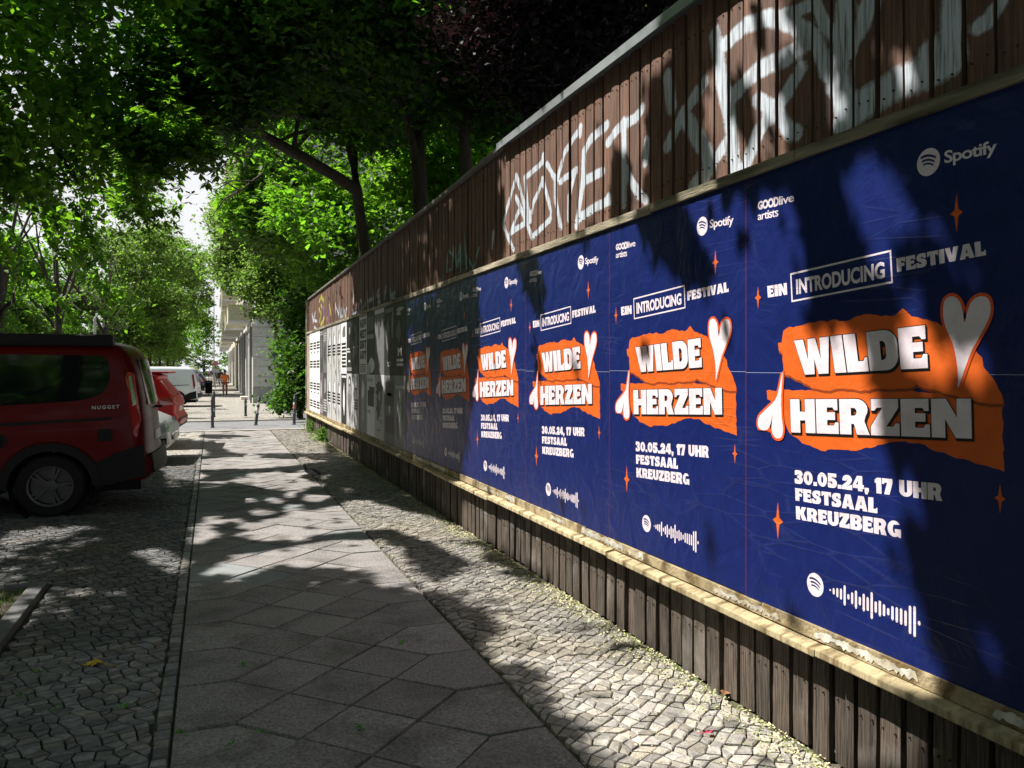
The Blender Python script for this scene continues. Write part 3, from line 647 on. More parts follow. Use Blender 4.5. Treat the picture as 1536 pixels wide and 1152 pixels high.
# heavy poster alphabet: (width, [outer, hole...] list) on a unit height
def rr(x0, y0, x1, y1, r):
    return arc(x1 - r, y0 + r, r, r, -90, 0, 4) + arc(x1 - r, y1 - r, r, r, 0, 90, 4) + arc(x0 + r, y1 - r, r, r, 90, 180, 4) + arc(x0 + r, y0 + r, r, r, 180, 270, 4)
GL = {
 'I': (.36, [[rect(0, 0, .36, 1)]]),
 'L': (.64, [[[(0, 0), (.64, 0), (.64, .36), (.57, .36), (.52, .27), (.36, .27), (.36, 1), (0, 1)]]]),
 'H': (.84, [[[(0, 0), (.33, 0), (.33, .37), (.51, .37), (.51, 0), (.84, 0), (.84, 1), (.51, 1), (.51, .63), (.33, .63), (.33, 1), (0, 1)]]]),
 'E': (.70, [[[(0, 0), (.70, 0), (.70, .33), (.60, .33), (.55, .24), (.35, .24), (.35, .40), (.60, .40), (.60, .62), (.35, .62), (.35, .76), (.53, .76), (.58, .68), (.68, .68), (.68, 1), (0, 1)]]]),
 'F': (.66, [[[(0, 0), (.35, 0), (.35, .37), (.58, .37), (.58, .60), (.35, .60), (.35, .76), (.50, .76), (.55, .67), (.66, .67), (.66, 1), (0, 1)]]]),
 'W': (1.18, [[[(.18, 0), (.53, 0), (.59, .42), (.66, 0), (1.00, 0), (1.18, 1), (.87, 1), (.82, .40), (.73, 1), (.47, 1), (.38, .40), (.32, 1), (0, 1)]]]),
 'D': (.82, [[[(0, 0)] + arc(.47, .35, .35, .35, -90, 0, 6) + arc(.47, .65, .35, .35, 0, 90, 6) + [(0, 1)], [(.35, .26)] + arc(.40, .38, .10, .12, -90, 0, 4) + arc(.40, .62, .10, .12, 0, 90, 4) + [(.35, .74)]]]),
 'R': (.86, [[[(0, 0), (.34, 0), (.34, .30), (.42, .30), (.50, 0), (.86, 0), (.72, .38)] + arc(.50, .70, .32, .30, -35, 90, 7) + [(0, 1)], [(.34, .53)] + arc(.42, .64, .09, .11, -90, 90, 6) + [(.34, .75)]]]),
 'Z': (.76, [[[(0, 0), (.76, 0), (.76, .34), (.66, .34), (.60, .25), (.42, .25), (.74, .76), (.74, 1), (.02, 1), (.02, .68), (.11, .68), (.17, .76), (.32, .76), (0, .24)]]]),
 'N': (.88, [[[(0, 0), (.31, 0), (.31, .48), (.54, 0), (.88, 0), (.88, 1), (.57, 1), (.57, .52), (.34, 1), (0, 1)]]]),
 'T': (.76, [[[(.21, 0), (.55, 0), (.55, .75), (.62, .75), (.67, .66), (.76, .66), (.76, 1), (0, 1), (0, .66), (.09, .66), (.14, .75), (.21, .75)]]]),
 'A': (.92, [[[(0, 0), (.33, 0), (.36, .16), (.55, .16), (.58, 0), (.92, 0), (.66, 1), (.26, 1)], [(.40, .38), (.51, .38), (.455, .72)]]]),
 'V': (.90, [[[(.25, 0), (.64, 0), (.90, 1), (.57, 1), (.46, .40), (.34, 1), (0, 1)]]]),
 'K': (.90, [[[(0, 0), (.34, 0), (.34, .30), (.40, .36), (.52, 0), (.90, 0), (.66, .56), (.88, 1), (.52, 1), (.34, .66), (.34, 1), (0, 1)]]]),
 'U': (.84, [[arc(.42, .36, .42, .36, 180, 360, 10) + [(.84, 1), (.51, 1)] + arc(.42, .36, .09, .12, 0, -180, 5) + [(.33, 1), (0, 1)]]]),
 'B': (.84, [[[(0, 0)] + arc(.54, .29, .30, .29, -90, 65, 7) + arc(.52, .73, .29, .27, -50, 90, 6) + [(0, 1)], [(.34, .22)] + arc(.42, .31, .08, .09, -90, 90, 5) + [(.34, .40)], [(.34, .61)] + arc(.42, .69, .07, .08, -90, 90, 5) + [(.34, .77)]]]),
 'G': (.86, [[arc(.43, .5, .43, .5, 35, 300, 16) + [(.70, .06), (.72, 0), (.86, 0), (.86, .50), (.47, .50), (.47, .30), (.52, .30)] + arc(.44, .5, .10, .27, -70, -290, 9)]]),
 'S': (.74, [[[(0, .06), (.06, 0), (.44, 0)] + arc(.44, .31, .30, .31, -90, 70, 7) + [(.40, .62), (.35, .68)] + arc(.42, .71, .08, .06, 180, 90, 3) + [(.50, .70), (.55, .63), (.69, .63), (.69, .94), (.60, 1), (.32, 1)] + arc(.32, .70, .30, .30, 90, 240, 7) + [(.33, .38), (.38, .30), (.33, .24), (.22, .26), (.16, .36), (0, .36)]]]),
 '0': (.80, [[arc(.40, .5, .40, .5, 0, 344, 18), arc(.40, .5, .09, .25, 0, 340, 12)]]),
 '3': (.74, [[[(0, .08), (.06, 0), (.42, 0)] + arc(.44, .30, .30, .30, -90, 50, 6) + [(.56, .55)] + arc(.44, .74, .28, .26, -30, 90, 6) + [(.10, 1), (.03, .94), (.03, .64), (.24, .64), (.30, .74), (.38, .70), (.34, .61), (.24, .61), (.24, .42), (.36, .40), (.38, .28), (.30, .25), (.22, .36), (0, .36)]]]),
 '5': (.74, [[[(0, .08), (.06, 0), (.40, 0)] + arc(.42, .33, .32, .33, -90, 90, 8) + [(.33, .66), (.33, .74), (.70, .74), (.70, 1), (.03, 1), (.03, .40), (.34, .44), (.40, .34), (.32, .25), (.22, .36), (0, .36)]]]),
 '2': (.76, [[[(0, 0), (.76, 0), (.76, .34), (.60, .34), (.55, .27), (.46, .27), (.70, .50)] + arc(.40, .68, .36, .32, -10, 180, 9) + [(.04, .60), (.34, .60), (.38, .74), (.43, .66), (.36, .54), (0, .26)]]]),
 '4': (.82, [[[(.38, 0), (.72, 0), (.72, .18), (.82, .18), (.82, .42), (.72, .42), (.72, 1), (.34, 1), (0, .40), (0, .18), (.38, .18)], [(.24, .42), (.40, .42), (.40, .72)]]]),
 '1': (.46, [[[(.10, 0), (.46, 0), (.46, 1), (.16, 1), (0, .86), (0, .66), (.10, .66)]]]),
 '7': (.70, [[[(.12, 0), (.48, 0), (.70, .74), (.70, 1), (0, 1), (0, .64), (.12, .64), (.18, .74), (.34, .74)]]]),
 '.': (.30, [[rect(0, 0, .30, .27)]]), ',': (.30, [[[(0, .27), (0, 0), (.05, -.16), (.22, -.16), (.22, -.05), (.30, 0), (.30, .27)]]]),
 'C': (.8, [[arc(.43, .5, .43, .5, 50, 310, 14) + arc(.44, .5, .10, .24, -50, -310, 9)]]), 'O': (.86, [[arc(.43, .5, .43, .5, 0, 345, 18), arc(.43, .5, .10, .25, 0, 340, 12)]]),
 'P': (.8, [[[(0, 0), (.34, 0), (.34, .30), (.46, .30)] + arc(.48, .65, .32, .35, -90, 90, 8) + [(0, 1)], [(.34, .52)] + arc(.42, .65, .09, .12, -90, 90, 6) + [(.34, .77)]]]),
 ' ': (.34, []),
}
def glyph_tris(word, gap=.05, grow=0.0):
    """unit-height word -> verts (x 0..1, y), tris"""
    V = []; T = []; x = 0
    for ch in word:
        w_, polys = GL[ch]
        for loops in polys:
            lp = []
            for li, l in enumerate(loops):
                if grow and li == 0:
                    n = len(l); out = []
                    for i in range(n):
                        p0 = Vector(l[i - 1]); p = Vector(l[i]); p2 = Vector(l[(i + 1) % n])
                        e1 = (p - p0); e2 = (p2 - p)
                        if e1.length < 1e-5 or e2.length < 1e-5: out.append(tuple(p)); continue
                        e1.normalize(); e2.normalize(); nn = Vector((e1.y + e2.y, -e1.x - e2.x))
                        if nn.length < .3: nn = Vector((e1.y, -e1.x))
                        nn.normalize(); out.append(tuple(p + nn * grow))
                    l = out
                elif grow: 
                    c = Vector((sum(p[0] for p in l) / len(l), sum(p[1] for p in l) / len(l))); l = [tuple(c + (Vector(p) - c) * .55) for p in l]
                # drop coincident points
                q = []
                for p in l:
                    if not q or (abs(p[0] - q[-1][0]) + abs(p[1] - q[-1][1])) > 1e-4: q.append(p)
                lp.append([Vector((p[0], p[1], 0)) for p in q])
            tris = tessellate_polygon(lp); flat = [p for l in lp for p in l]; n = len(V)
            V += [(p.x + x, p.y) for p in flat]; T += [tuple(i + n for i in t) for t in tris]
        x += w_ + gap
    tot = x - gap
    return [(a / tot, b) for a, b in V], T
def font_tris(text, offset=0.0, spacing=1.0):
    cu = bpy.data.curves.new('t', 'FONT'); cu.body = text; cu.size = 1; cu.offset = offset; cu.resolution_u = 3; cu.space_character = spacing
    ob = bpy.data.objects.new('t', cu); COL.objects.link(ob); dg = bpy.context.evaluated_depsgraph_get()
    me = bpy.data.meshes.new_from_object(ob.evaluated_get(dg)); V = [(v.co.x, v.co.y) for v in me.vertices]; T = [tuple(p.vertices) for p in me.polygons]
    bpy.data.objects.remove(ob); bpy.data.meshes.remove(me)
    x0 = min(v[0] for v in V); x1 = max(v[0] for v in V); cap = .73
    return [((a - x0) / (x1 - x0), b / cap) for a, b in V], T
def bil(q, u, v):                        # q = TL, TR, BR, BL
    tl, tr, br, bl = q
    return tuple((bl[i] * (1 - u) + br[i] * u) * (1 - v) + (tl[i] * (1 - u) + tr[i] * u) * v for i in (0, 1))
def print_mesh(name, VT, q, layer):
    V, T = VT; vs = []
    for u, v in V:
        x, z = bil(q, u, v); vs.append((x, -.0005 * layer, z))
    me = bpy.data.meshes.new(name); me.from_pydata(vs, [], T)
    bm = bmesh.new(); bm.from_mesh(me)
    for f in bm.faces:
        f.normal_update()
        if f.normal.y > 0: f.normal_flip()
    bm.to_mesh(me); bm.free(); return me
def poly_mesh(name, pts, layer):
    v2 = [Vector((p[0], p[1], 0)) for p in pts]; T = tessellate_polygon([v2])
    return print_mesh(name, ([(p[0], p[1]) for p in pts], T), ((0, 1), (1, 1), (1, 0), (0, 0)), layer)
def smooth_loop(pts, sub=3):
    n = len(pts); out = []
    for i in range(n):
        p0, p1, p2, p3 = (Vector(pts[(i + k) % n]) for k in (-1, 0, 1, 2))
        for j in range(sub):
            t = j / sub; out.append(tuple(.5 * ((2 * p1) + (p2 - p0) * t + (2 * p0 - 5 * p1 + 4 * p2 - p3) * t * t + (3 * p1 - p0 - 3 * p2 + p3) * t ** 3)))
    return out
def torn(pts, rngx, amp=.004, step=.018):
    out = []; n = len(pts)
    for i in range(n):
        a = Vector(pts[i]); b_ = Vector(pts[(i + 1) % n]); k = max(1, int((b_ - a).length / step))
        for j in range(k):
            p = a + (b_ - a) * j / k; out.append((p.x + rngx.uniform(-amp, amp) * (j > 0), p.y + rngx.uniform(-amp, amp) * (j > 0)))
    return out

# ------------------------------------------------------------------ the festival poster
def paper_mat(name, col, rough=.36, crease=.42):
    m = bpy.data.materials.new(name); m.use_nodes = True; t = m.node_tree; N = t.nodes; K = t.links
    b = N['Principled BSDF']; b.inputs['Roughness'].default_value = rough; b.inputs['Specular IOR Level'].default_value = .4
    tc = N.new('ShaderNodeTexCoord'); oi = N.new('ShaderNodeObjectInfo')
    # world-anchored relief so print and paper wrinkle together
    ge = N.new('ShaderNodeNewGeometry')
    n = N.new('ShaderNodeTexNoise'); n.inputs['Scale'].default_value = 5; n.inputs['Detail'].default_value = 5; n.inputs['Distortion'].default_value = .8; K.new(ge.outputs['Position'], n.inputs[0])
    mp = N.new('ShaderNodeMapping'); mp.inputs['Scale'].default_value = (1, 1.5, 9); K.new(ge.outputs['Position'], mp.inputs[0])
    n2 = N.new('ShaderNodeTexVoronoi'); n2.feature = 'DISTANCE_TO_EDGE'; n2.inputs['Scale'].default_value = 1.6; n2.inputs['Randomness'].default_value = 1; K.new(mp.outputs[0], n2.inputs[0])
    r = N.new('ShaderNodeMapRange'); r.inputs[2].default_value = .05; r.inputs[3].default_value = 1; r.inputs[4].default_value = 0; K.new(n2.outputs[0], r.inputs[0])
    nf = N.new('ShaderNodeTexNoise'); nf.inputs['Scale'].default_value = 2; K.new(ge.outputs['Position'], nf.inputs[0])
    rf = N.new('ShaderNodeMapRange'); rf.inputs[1].default_value = .5; rf.inputs[2].default_value = .62; K.new(nf.outputs[0], rf.inputs[0])
    mm = N.new('ShaderNodeMath'); mm.operation = 'MULTIPLY'; K.new(r.outputs[0], mm.inputs[0]); K.new(rf.outputs[0], mm.inputs[1])
    ad = N.new('ShaderNodeMath'); ad.operation = 'MULTIPLY_ADD'; K.new(mm.outputs[0], ad.inputs[0]); ad.inputs[1].default_value = .09; K.new(n.outputs[0], ad.inputs[2])
    bp = N.new('ShaderNodeBump'); bp.inputs['Strength'].default_value = crease; bp.inputs['Distance'].default_value = .03; K.new(ad.outputs[0], bp.inputs['Height']); K.new(bp.outputs[0], b.inputs['Normal'])
    nc = N.new('ShaderNodeTexNoise'); nc.inputs['Scale'].default_value = 12; nc.inputs['Detail'].default_value = 8; K.new(ge.outputs['Position'], nc.inputs[0])
    rc = N.new('ShaderNodeMapRange'); rc.inputs[1].default_value = .3; rc.inputs[2].default_value = .7; rc.inputs[3].default_value = .9; rc.inputs[4].default_value = 1.1; K.new(nc.outputs[0], rc.inputs[0])
    vs = N.new('ShaderNodeVectorMath'); vs.operation = 'SCALE'; vs.inputs[0].default_value = col; K.new(rc.outputs[0], vs.inputs['Scale'])
    # faint pale scuffs along creases
    mx = N.new('ShaderNodeMix'); mx.data_type = 'RGBA'; ms = N.new('ShaderNodeMath'); ms.operation = 'MULTIPLY'; ms.inputs[1].default_value = .015; K.new(mm.outputs[0], ms.inputs[0]); K.new(ms.outputs[0], mx.inputs[0]); K.new(vs.outputs[0], mx.inputs[6]); mx.inputs[7].default_value = (.5, .5, .55, 1)
    K.new(mx.outputs[2], b.inputs['Base Color']); return m
BLUE = paper_mat('poster_blue', (.0048, .0125, .092)); ORNG = paper_mat('poster_orange', (.58, .10, .010), .5); PINK = paper_mat('poster_white', (.66, .58, .63), .5); BLK = paper_mat('poster_black', (.006, .005, .006), .4); SEAM = mat('paper_edge', (.45, .48, .62), .7)
PS0 = sx(1120)                            # left edge of the nearest poster
def PL(px, py): s, z = F(px, py); return (PS0 - s, z - .546)
def A5(x, y): return PL(1100 + x / 2.619, 160 + y / 2.618)
def A6(x, y): return PL(1100 + x / 1.945, 560 + y / 1.946)
def A7(x, y): return PL(1130 + x / 2.879, 420 + y / 2.88)
PW, PH = 1.446, 1.948
rng7 = random.Random(7)
def build_poster():
    root = empty('festival_poster')
    nlay = 0
    for i, (x0, x1, z0, z1) in enumerate(((0, PW / 2, 0, PH / 2 + .06), (PW / 2 - .004, PW, 0, PH / 2 + .06), (0, PW / 2, PH / 2 + .055, PH), (PW / 2 - .004, PW, PH / 2 + .055, PH))):
        mb = MB(); y0 = -.00012 * i - .0003; nx, nz = 6, 8
        vs = []; fs = []
        for j in range(nz + 1):
            for k in range(nx + 1):
                xx = x0 + (x1 - x0) * k / nx; zz = z0 + (z1 - z0) * j / nz
                if i >= 2 and j == nz: zz += rng7.uniform(-.008, .004)
                vs.append((xx, y0, zz))
        for j in range(nz):
            for k in range(nx): a = j * (nx + 1) + k; fs.append((a, a + 1, a + nx + 2, a + nx + 1))
        mb.add(vs, fs); sh = mb.build('paper_sheet', BLUE, root)
        e = MB().box((x0, y0 - .0003, z1 - .0016), (x1, y0 - .0001, z1 - .0004)) if i < 2 else None
        if e: e.build('sheet_edge', SEAM, sh)
    e = MB().box((.0015, -.0012, .0), (.0030, -.0008, PH)).build('red_edge', mat('red_edge', (.35, .03, .03), .6), root)
    up = [A7(*p) for p in ((112, 272), (128, 270), (135, 220), (150, 208), (190, 200), (228, 192), (288, 177), (325, 180), (360, 170), (378, 178), (428, 170), (455, 155), (520, 150), (600, 158), (622, 150), (652, 122), (690, 158), (740, 170), (800, 182), (845, 210), (890, 260), (960, 290), (995, 335), (1000, 375), (1030, 410), (1058, 450), (1088, 520), (1085, 535), (1000, 530), (930, 515), (880, 500), (830, 490), (790, 475), (740, 465), (712, 452), (690, 465), (620, 470), (520, 472), (470, 480), (400, 470), (310, 478), (260, 468), (210, 435), (150, 412), (135, 405), (132, 320), (115, 305))]
    lo = [A7(*p) for p in ((62, 478), (160, 474), (300, 478), (500, 480), (700, 480), (900, 500), (1080, 525), (1082, 600), (1090, 828), (1040, 812), (990, 798), (940, 780), (880, 770), (830, 745), (780, 735), (720, 705), (640, 698), (580, 705), (530, 720), (470, 732), (430, 738), (370, 732), (300, 738), (250, 715), (215, 705), (190, 680), (160, 660), (140, 610), (90, 530), (65, 515))]
    link('lower_torn_shape', poly_mesh('lo', torn(lo, rng7), 2), ORNG, root)
    # dark rim under the upper torn shape
    up_t = torn(up, rng7); c = (.6, PH * .6)
    link('torn_shadow_edge', poly_mesh('sh', [(p[0] + .003, p[1] - .010) for p in up_t], 3), mat('print_dark_orange', (.22, .035, .006), .5), root)
    link('upper_torn_shape', poly_mesh('up', up_t, 4), ORNG, root)
    def word(nm, VT, q, m, layer, z=None): return link(nm, print_mesh(nm, VT, q, layer), m, root)
    qW = [A7(182, 262), A7(752, 195), A7(762, 380), A7(208, 410)]
    qH = [A7(165, 515), A7(948, 512), A7(952, 685), A7(170, 658)]
    for nm, wd, q in (('headline', 'WILDE', qW), ('headline', 'HERZEN', qH)):
        o = word(nm, glyph_tris(wd, .04), q, PINK, 7)
        q2 = [(p[0] + .005, p[1] - .007) for p in q]
        word('headline_outline', glyph_tris(wd, .04, .028), q, BLK, 5)
        word('headline_shadow', glyph_tris(wd, .04, .028), q2, BLK, 6)
    word('subtitle', glyph_tris('EIN', .05), [A5(137, 705), A5(214, 692), A5(216, 738), A5(140, 750)], PINK, 2)
    word('subtitle', glyph_tris('FESTIVAL', .05), [A5(645, 597), A5(993, 525), A5(998, 583), A5(648, 650)], PINK, 2)
    word('subtitle', font_tris('INTRODUCING', .036), [A5(250, 678), A5(598, 607), A5(600, 670), A5(252, 735)], PINK, 2)
    bx = [A5(228, 655), A5(625, 562), A5(632, 693), A5(233, 768)]; cx_ = sum(p[0] for p in bx) / 4; cz_ = sum(p[1] for p in bx) / 4
    t_ = .0075; inn = [(bx[0][0] + t_, bx[0][1] - t_), (bx[1][0] - t_, bx[1][1] - t_), (bx[2][0] - t_, bx[2][1] + t_), (bx[3][0] + t_, bx[3][1] + t_)]
    me = bpy.data.meshes.new('frame'); vs = [(p[0], -.0012, p[1]) for p in bx + inn]; me.from_pydata(vs, [], [(i, (i + 1) % 4, 4 + (i + 1) % 4, 4 + i) for i in range(4)]); link('subtitle_frame', me, PINK, root)
    word('date_line', glyph_tris('30.05.24, 17 UHR', .05), [A7(182, 820), A7(820, 880), A7(822, 955), A7(184, 878)], PINK, 2)
    word('venue_line', glyph_tris('FESTSAAL', .05), [A7(185, 898), A7(541, 942), A7(541, 1008), A7(187, 952)], PINK, 2)
    word('venue_line', glyph_tris('KREUZBERG', .05), [A7(188, 976), A7(643, 1043), A7(643, 1115), A7(190, 1032)], PINK, 2)
    word('organiser_line', font_tris('GOOD', .05, .92), [A5(100, 374), A5(183, 351), A5(183, 388), A5(100, 404)], PINK, 2)
    word('organiser_line', font_tris('live', .008, .9), [A5(184, 351), A5(243, 335), A5(243, 371), A5(184, 387)], PINK, 2)
    word('organiser_line', font_tris('artists', .008, .85), [A5(100, 414), A5(181, 392), A5(181, 430), A5(100, 446)], PINK, 2)
    # brand emblem: disc with three bent bars
    def emblem(cx, cz, r):
        link('emblem_disc', poly_mesh('d', arc(cx, cz, r, r, 0, 352, 26), 2), PINK, root)
        mb = MB()
        for k, (zz, hw, th) in enumerate(((.36, .66, .085), (.05, .55, .075), (-.22, .45, .065))):
            n = 10; up_ = []; dn = []
            for i in range(n + 1):
                x = -hw + 2 * hw * i / n; z = zz + .12 - .26 * ((x + .12) / hw) ** 2 * hw + x * -.10
                up_.append((cx + x * r, -.0016, cz + (z + th) * r)); dn.append((cx + x * r, -.0016, cz + (z - th) * r))
            vs = dn + up_; mb.add(vs, [(i, i + 1, n + 2 + i, n + 1 + i) for i in range(n)])
        mb.build('emblem_bars', BLUE, root)
    ec = A5(771, 218); et = A5(771, 164); emblem(ec[0], ec[1], et[1] - ec[1])
    word('brand_name', font_tris('Spotify', .022, .92), [A5(833, 174), A5(1040, 128), A5(1042, 178), A5(834, 222)], PINK, 2)
    ec = A6(242, 617); et = A6(242, 583); emblem(ec[0], ec[1], et[1] - ec[1])
    a = A6(286, 632); b2 = A6(546, 729); H = [.10, .30, .44, .52, .95, .26, .55, .84, .40, .80, .62, 1.2, .5, .7, .52, .32, .62, .66, .70, .66, 1.2, 1.3, .2]; n = len(H); mb = MB()
    for i, h in enumerate(H):
        x = a[0] + (b2[0] - a[0]) * i / (n - 1); z = a[1] + (b2[1] - a[1]) * i / (n - 1); hh = h * .042; ww = .0056
        pts = arc(x, z + hh - ww, ww, ww, 0, 180, 4) + arc(x, z - hh + ww, ww, ww, 180, 360, 4); mb.add([(p[0], -.0012, p[1]) for p in pts], [tuple(range(len(pts)))])
    mb.build('sound_code', PINK, root)
    def star(c, h, w_):
        pts = []
        for k in range(4):
            a0 = 90 * k + 90; rr_ = h if k % 2 == 0 else w_; pts.append((c[0] + rr_ * math.cos(R(a0)), c[1] + rr_ * math.sin(R(a0)))); a1 = a0 + 45; pts.append((c[0] + w_ * .42 * math.cos(R(a1)), c[1] + w_ * .62 * math.sin(R(a1))))
        link('star', poly_mesh('s', pts, 2), ORNG, root)
    def vh(f, x, y0, y1): return (f(x, y0)[1] - f(x, y1)[1]) / 2
    def hw(f, x0, x1, y): return (f(x1, y)[0] - f(x0, y)[0]) / 2
    star(A5(882, 418), vh(A5, 882, 343, 493), hw(A5, 857, 908, 418)); star(A5(101, 750), vh(A5, 101, 706, 794), hw(A5, 89, 114, 750))
    star(A6(133, 430), vh(A6, 133, 376, 486), hw(A6, 118, 148, 430)); star(A6(782, 365), vh(A6, 782, 320, 410), hw(A6, 765, 799, 365))
    h1 = [A7(*p) for p in ((893, 465), (893, 415), (885, 340), (868, 270), (838, 200), (828, 140), (836, 88), (868, 70), (898, 90), (912, 130), (921, 185), (935, 130), (955, 90), (990, 70), (1024, 82), (1034, 130), (1020, 180), (985, 245), (950, 310), (920, 390))]
    h2 = [A7(*p) for p in ((134, 395), (118, 470), (100, 520), (60, 560), (32, 590), (27, 625), (38, 645), (60, 648), (75, 638), (86, 605), (92, 575), (86, 640), (95, 672), (112, 684), (130, 676), (136, 640), (130, 590), (128, 500))]
    for hp in (h1, h2):
        sm = smooth_loop(hp, 3); cx_ = sum(p[0] for p in hp) / len(hp); cz_ = sum(p[1] for p in hp) / len(hp)
        n = len(sm); out = []
        sgn = sum(sm[i][0] * sm[(i + 1) % n][1] - sm[(i + 1) % n][0] * sm[i][1] for i in range(n)); sgn = 1 if sgn > 0 else -1
        for i in range(n):
            e = (Vector(sm[(i + 1) % n]) - Vector(sm[i - 1]));
            e = e.normalized() if e.length > 1e-6 else Vector((1, 0)); out.append((sm[i][0] + e.y * .011 * sgn, sm[i][1] - e.x * .011 * sgn))
        link('heart_outline', poly_mesh('ho', out, 8), mat('poster_rim', (.66, .085, .01), .5), root); link('heart', poly_mesh('h', sm, 9), PINK, root)
    return root
def copy_tree(o, parent=None):
    c = o.copy(); COL.objects.link(c)
    if parent: c.parent = parent
    for ch in list(o.children): copy_tree(ch, c)
    return c
proto = build_poster()
wl = [1198, 957, 815, 723, 664.8, 617.8]; s0 = sx(1198); lab = [
 'largest blue festival poster with torn orange paper and white hearts, nearest the right edge',
 'blue festival poster second from the right, fully sunlit on its orange lettering patch',
 'blue festival poster third from the right, below the letters of the white graffiti',
 'blue festival poster fourth from the right, half in shade beside the two dim ones',
 'dim blue festival poster in shade, next but one to the black and white ones',
 'dim blue festival poster in shade touching the black and white posters']
for i, x in enumerate(wl):
    o = proto if i == 0 else copy_tree(proto)
    o.location = (FX - .0008 - .0008 * (5 - i), PS0 + sx(x) - s0, .546 + (0, .004, -.003, .005, 0, .002)[i]); o.rotation_euler = (0, 0, R(-90))
    tag(o, lab[i], 'poster', 'blue festival posters on the board fence')
# one more poster starts beyond the right edge of the photo and keeps its blue ground only
ex = MB().box((0, -.0012, 0), (.55, 0, PH)).build('poster', BLUE, None); ex.location = (FX - .0062, PS0 - PW + .004, .546); ex.rotation_euler = (0, 0, R(-90)); tag(ex, 'plain dark blue poster sheet at the right edge of the picture', 'poster')

# ------------------------------------------------------------------ black and white posters
def pm(name, v): return paper_mat(name, (v, v, v * 1.01), .55, .35)
PT = {k: pm('print_%s' % k, v) for k, v in dict(white=.72, pale=.42, mid=.22, grey=.12, dark=.045, black=.012).items()}
PT['warm'] = paper_mat('print_warm', (.12, .10, .11), .5, .35)
rngp = random.Random(31)
def bwposter(s_left, w_, z0, z1, bg, shapes, label, idx):
    root = empty('poster', (FX - .002 - .0009 * (idx % 2), s_left, z0), R(-90)); H = z1 - z0
    MB().box((0, -.0008, 0), (w_, 0, H)).build('paper_sheet', PT[bg], root)
    lay = 1
    for sh in shapes:
        kind = sh[0]; lay += 1; ink = PT[sh[1]]
        if kind == 'r':   # rectangle u0 v0 u1 v1
            u0, v0, u1, v1 = sh[2:]; MB().box((u0 * w_, -.0008 - .0006 * lay, v0 * H), (u1 * w_, -.0003 - .0006 * lay, v1 * H)).build('printed_field', ink, root)
        elif kind == 'b':  # blob
            u, v, ru, rv, nn = sh[2:]; pts = []
            for k in range(nn):
                a_ = 6.283 * k / nn; q = rngp.uniform(.65, 1.15); pts.append((min(max((u + ru * q * math.cos(a_)) * w_, .01), w_ - .01), min(max((v + rv * q * math.sin(a_)) * H, .01), H - .01)))
            link('printed_figure', poly_mesh('pf', smooth_loop(pts, 2), lay), ink, root)
        elif kind == 't':  # block of small lettering, reads as lines
            u0, v0, u1, v1, rows = sh[2:]; mb = MB(); rh = (v1 - v0) / rows
            for r_ in range(rows):
                u = u0 + rngp.uniform(0, .04)
                while u < u1 - .02:
                    l = rngp.uniform(.015, .035) * (2 if rh > .06 else 1); g = rngp.uniform(.006, .014)
                    vb = (v1 - (r_ + .8) * rh) * H; mb.add([(u * w_, -.0006 * lay - .0008, vb), ((u + l) * w_, -.0006 * lay - .0008, vb), ((u + l) * w_, -.0006 * lay - .0008, vb + rh * .62 * H), (u * w_, -.0006 * lay - .0008, vb + rh * .62 * H)], [(0, 1, 2, 3)]); u += l + g
            mb.build('small_print', ink, root)
        elif kind == 'w':  # heavy words
            words, (u0, v0, u1, v1) = sh[2], sh[3:]
            n = len(words); rh = (v1 - v0) / n
            for r_, wd in enumerate(words):
                zt = (v1 - r_ * rh) * H; zb = zt - rh * .82 * H; link('lettering', print_mesh('l', glyph_tris(wd, .06), [(u0 * w_, zt), (u1 * w_, zt), (u1 * w_, zb), (u0 * w_, zb)], lay), ink, root)
    tag(root, label, 'poster'); return root
CW = .693; ztop = 2.476; zmid = 1.50; zbot = .548; S_ = PS0 + sx(617.8) - s0   # left edge of the farthest blue poster
cols = []
def X8(zx): return sx(455 + zx / 4.606)
edges = [(45, 68), (68, 91), (91, 115), (115, 138), (138, 163), (163, 196), (196, 229), (229, 263), (263, 300), (300, 342), (342, 388), (388, 440), (440, 495), (495, 560), (560, 632), (632, 708)]
TRI = [('t', 'black', .1, .55, .9, .75, 3), ('t', 'black', .3, .46, .7, .52, 1), ('t', 'black', .1, .1, .9, .3, 3)]
PALE = [('b', 'mid', .5, .5, .25, .4, 9), ('b', 'white', .6, .55, .12, .3, 8), ('t', 'black', .2, .35, .8, .6, 4), ('r', 'grey', .02, .0, .06, 1)]
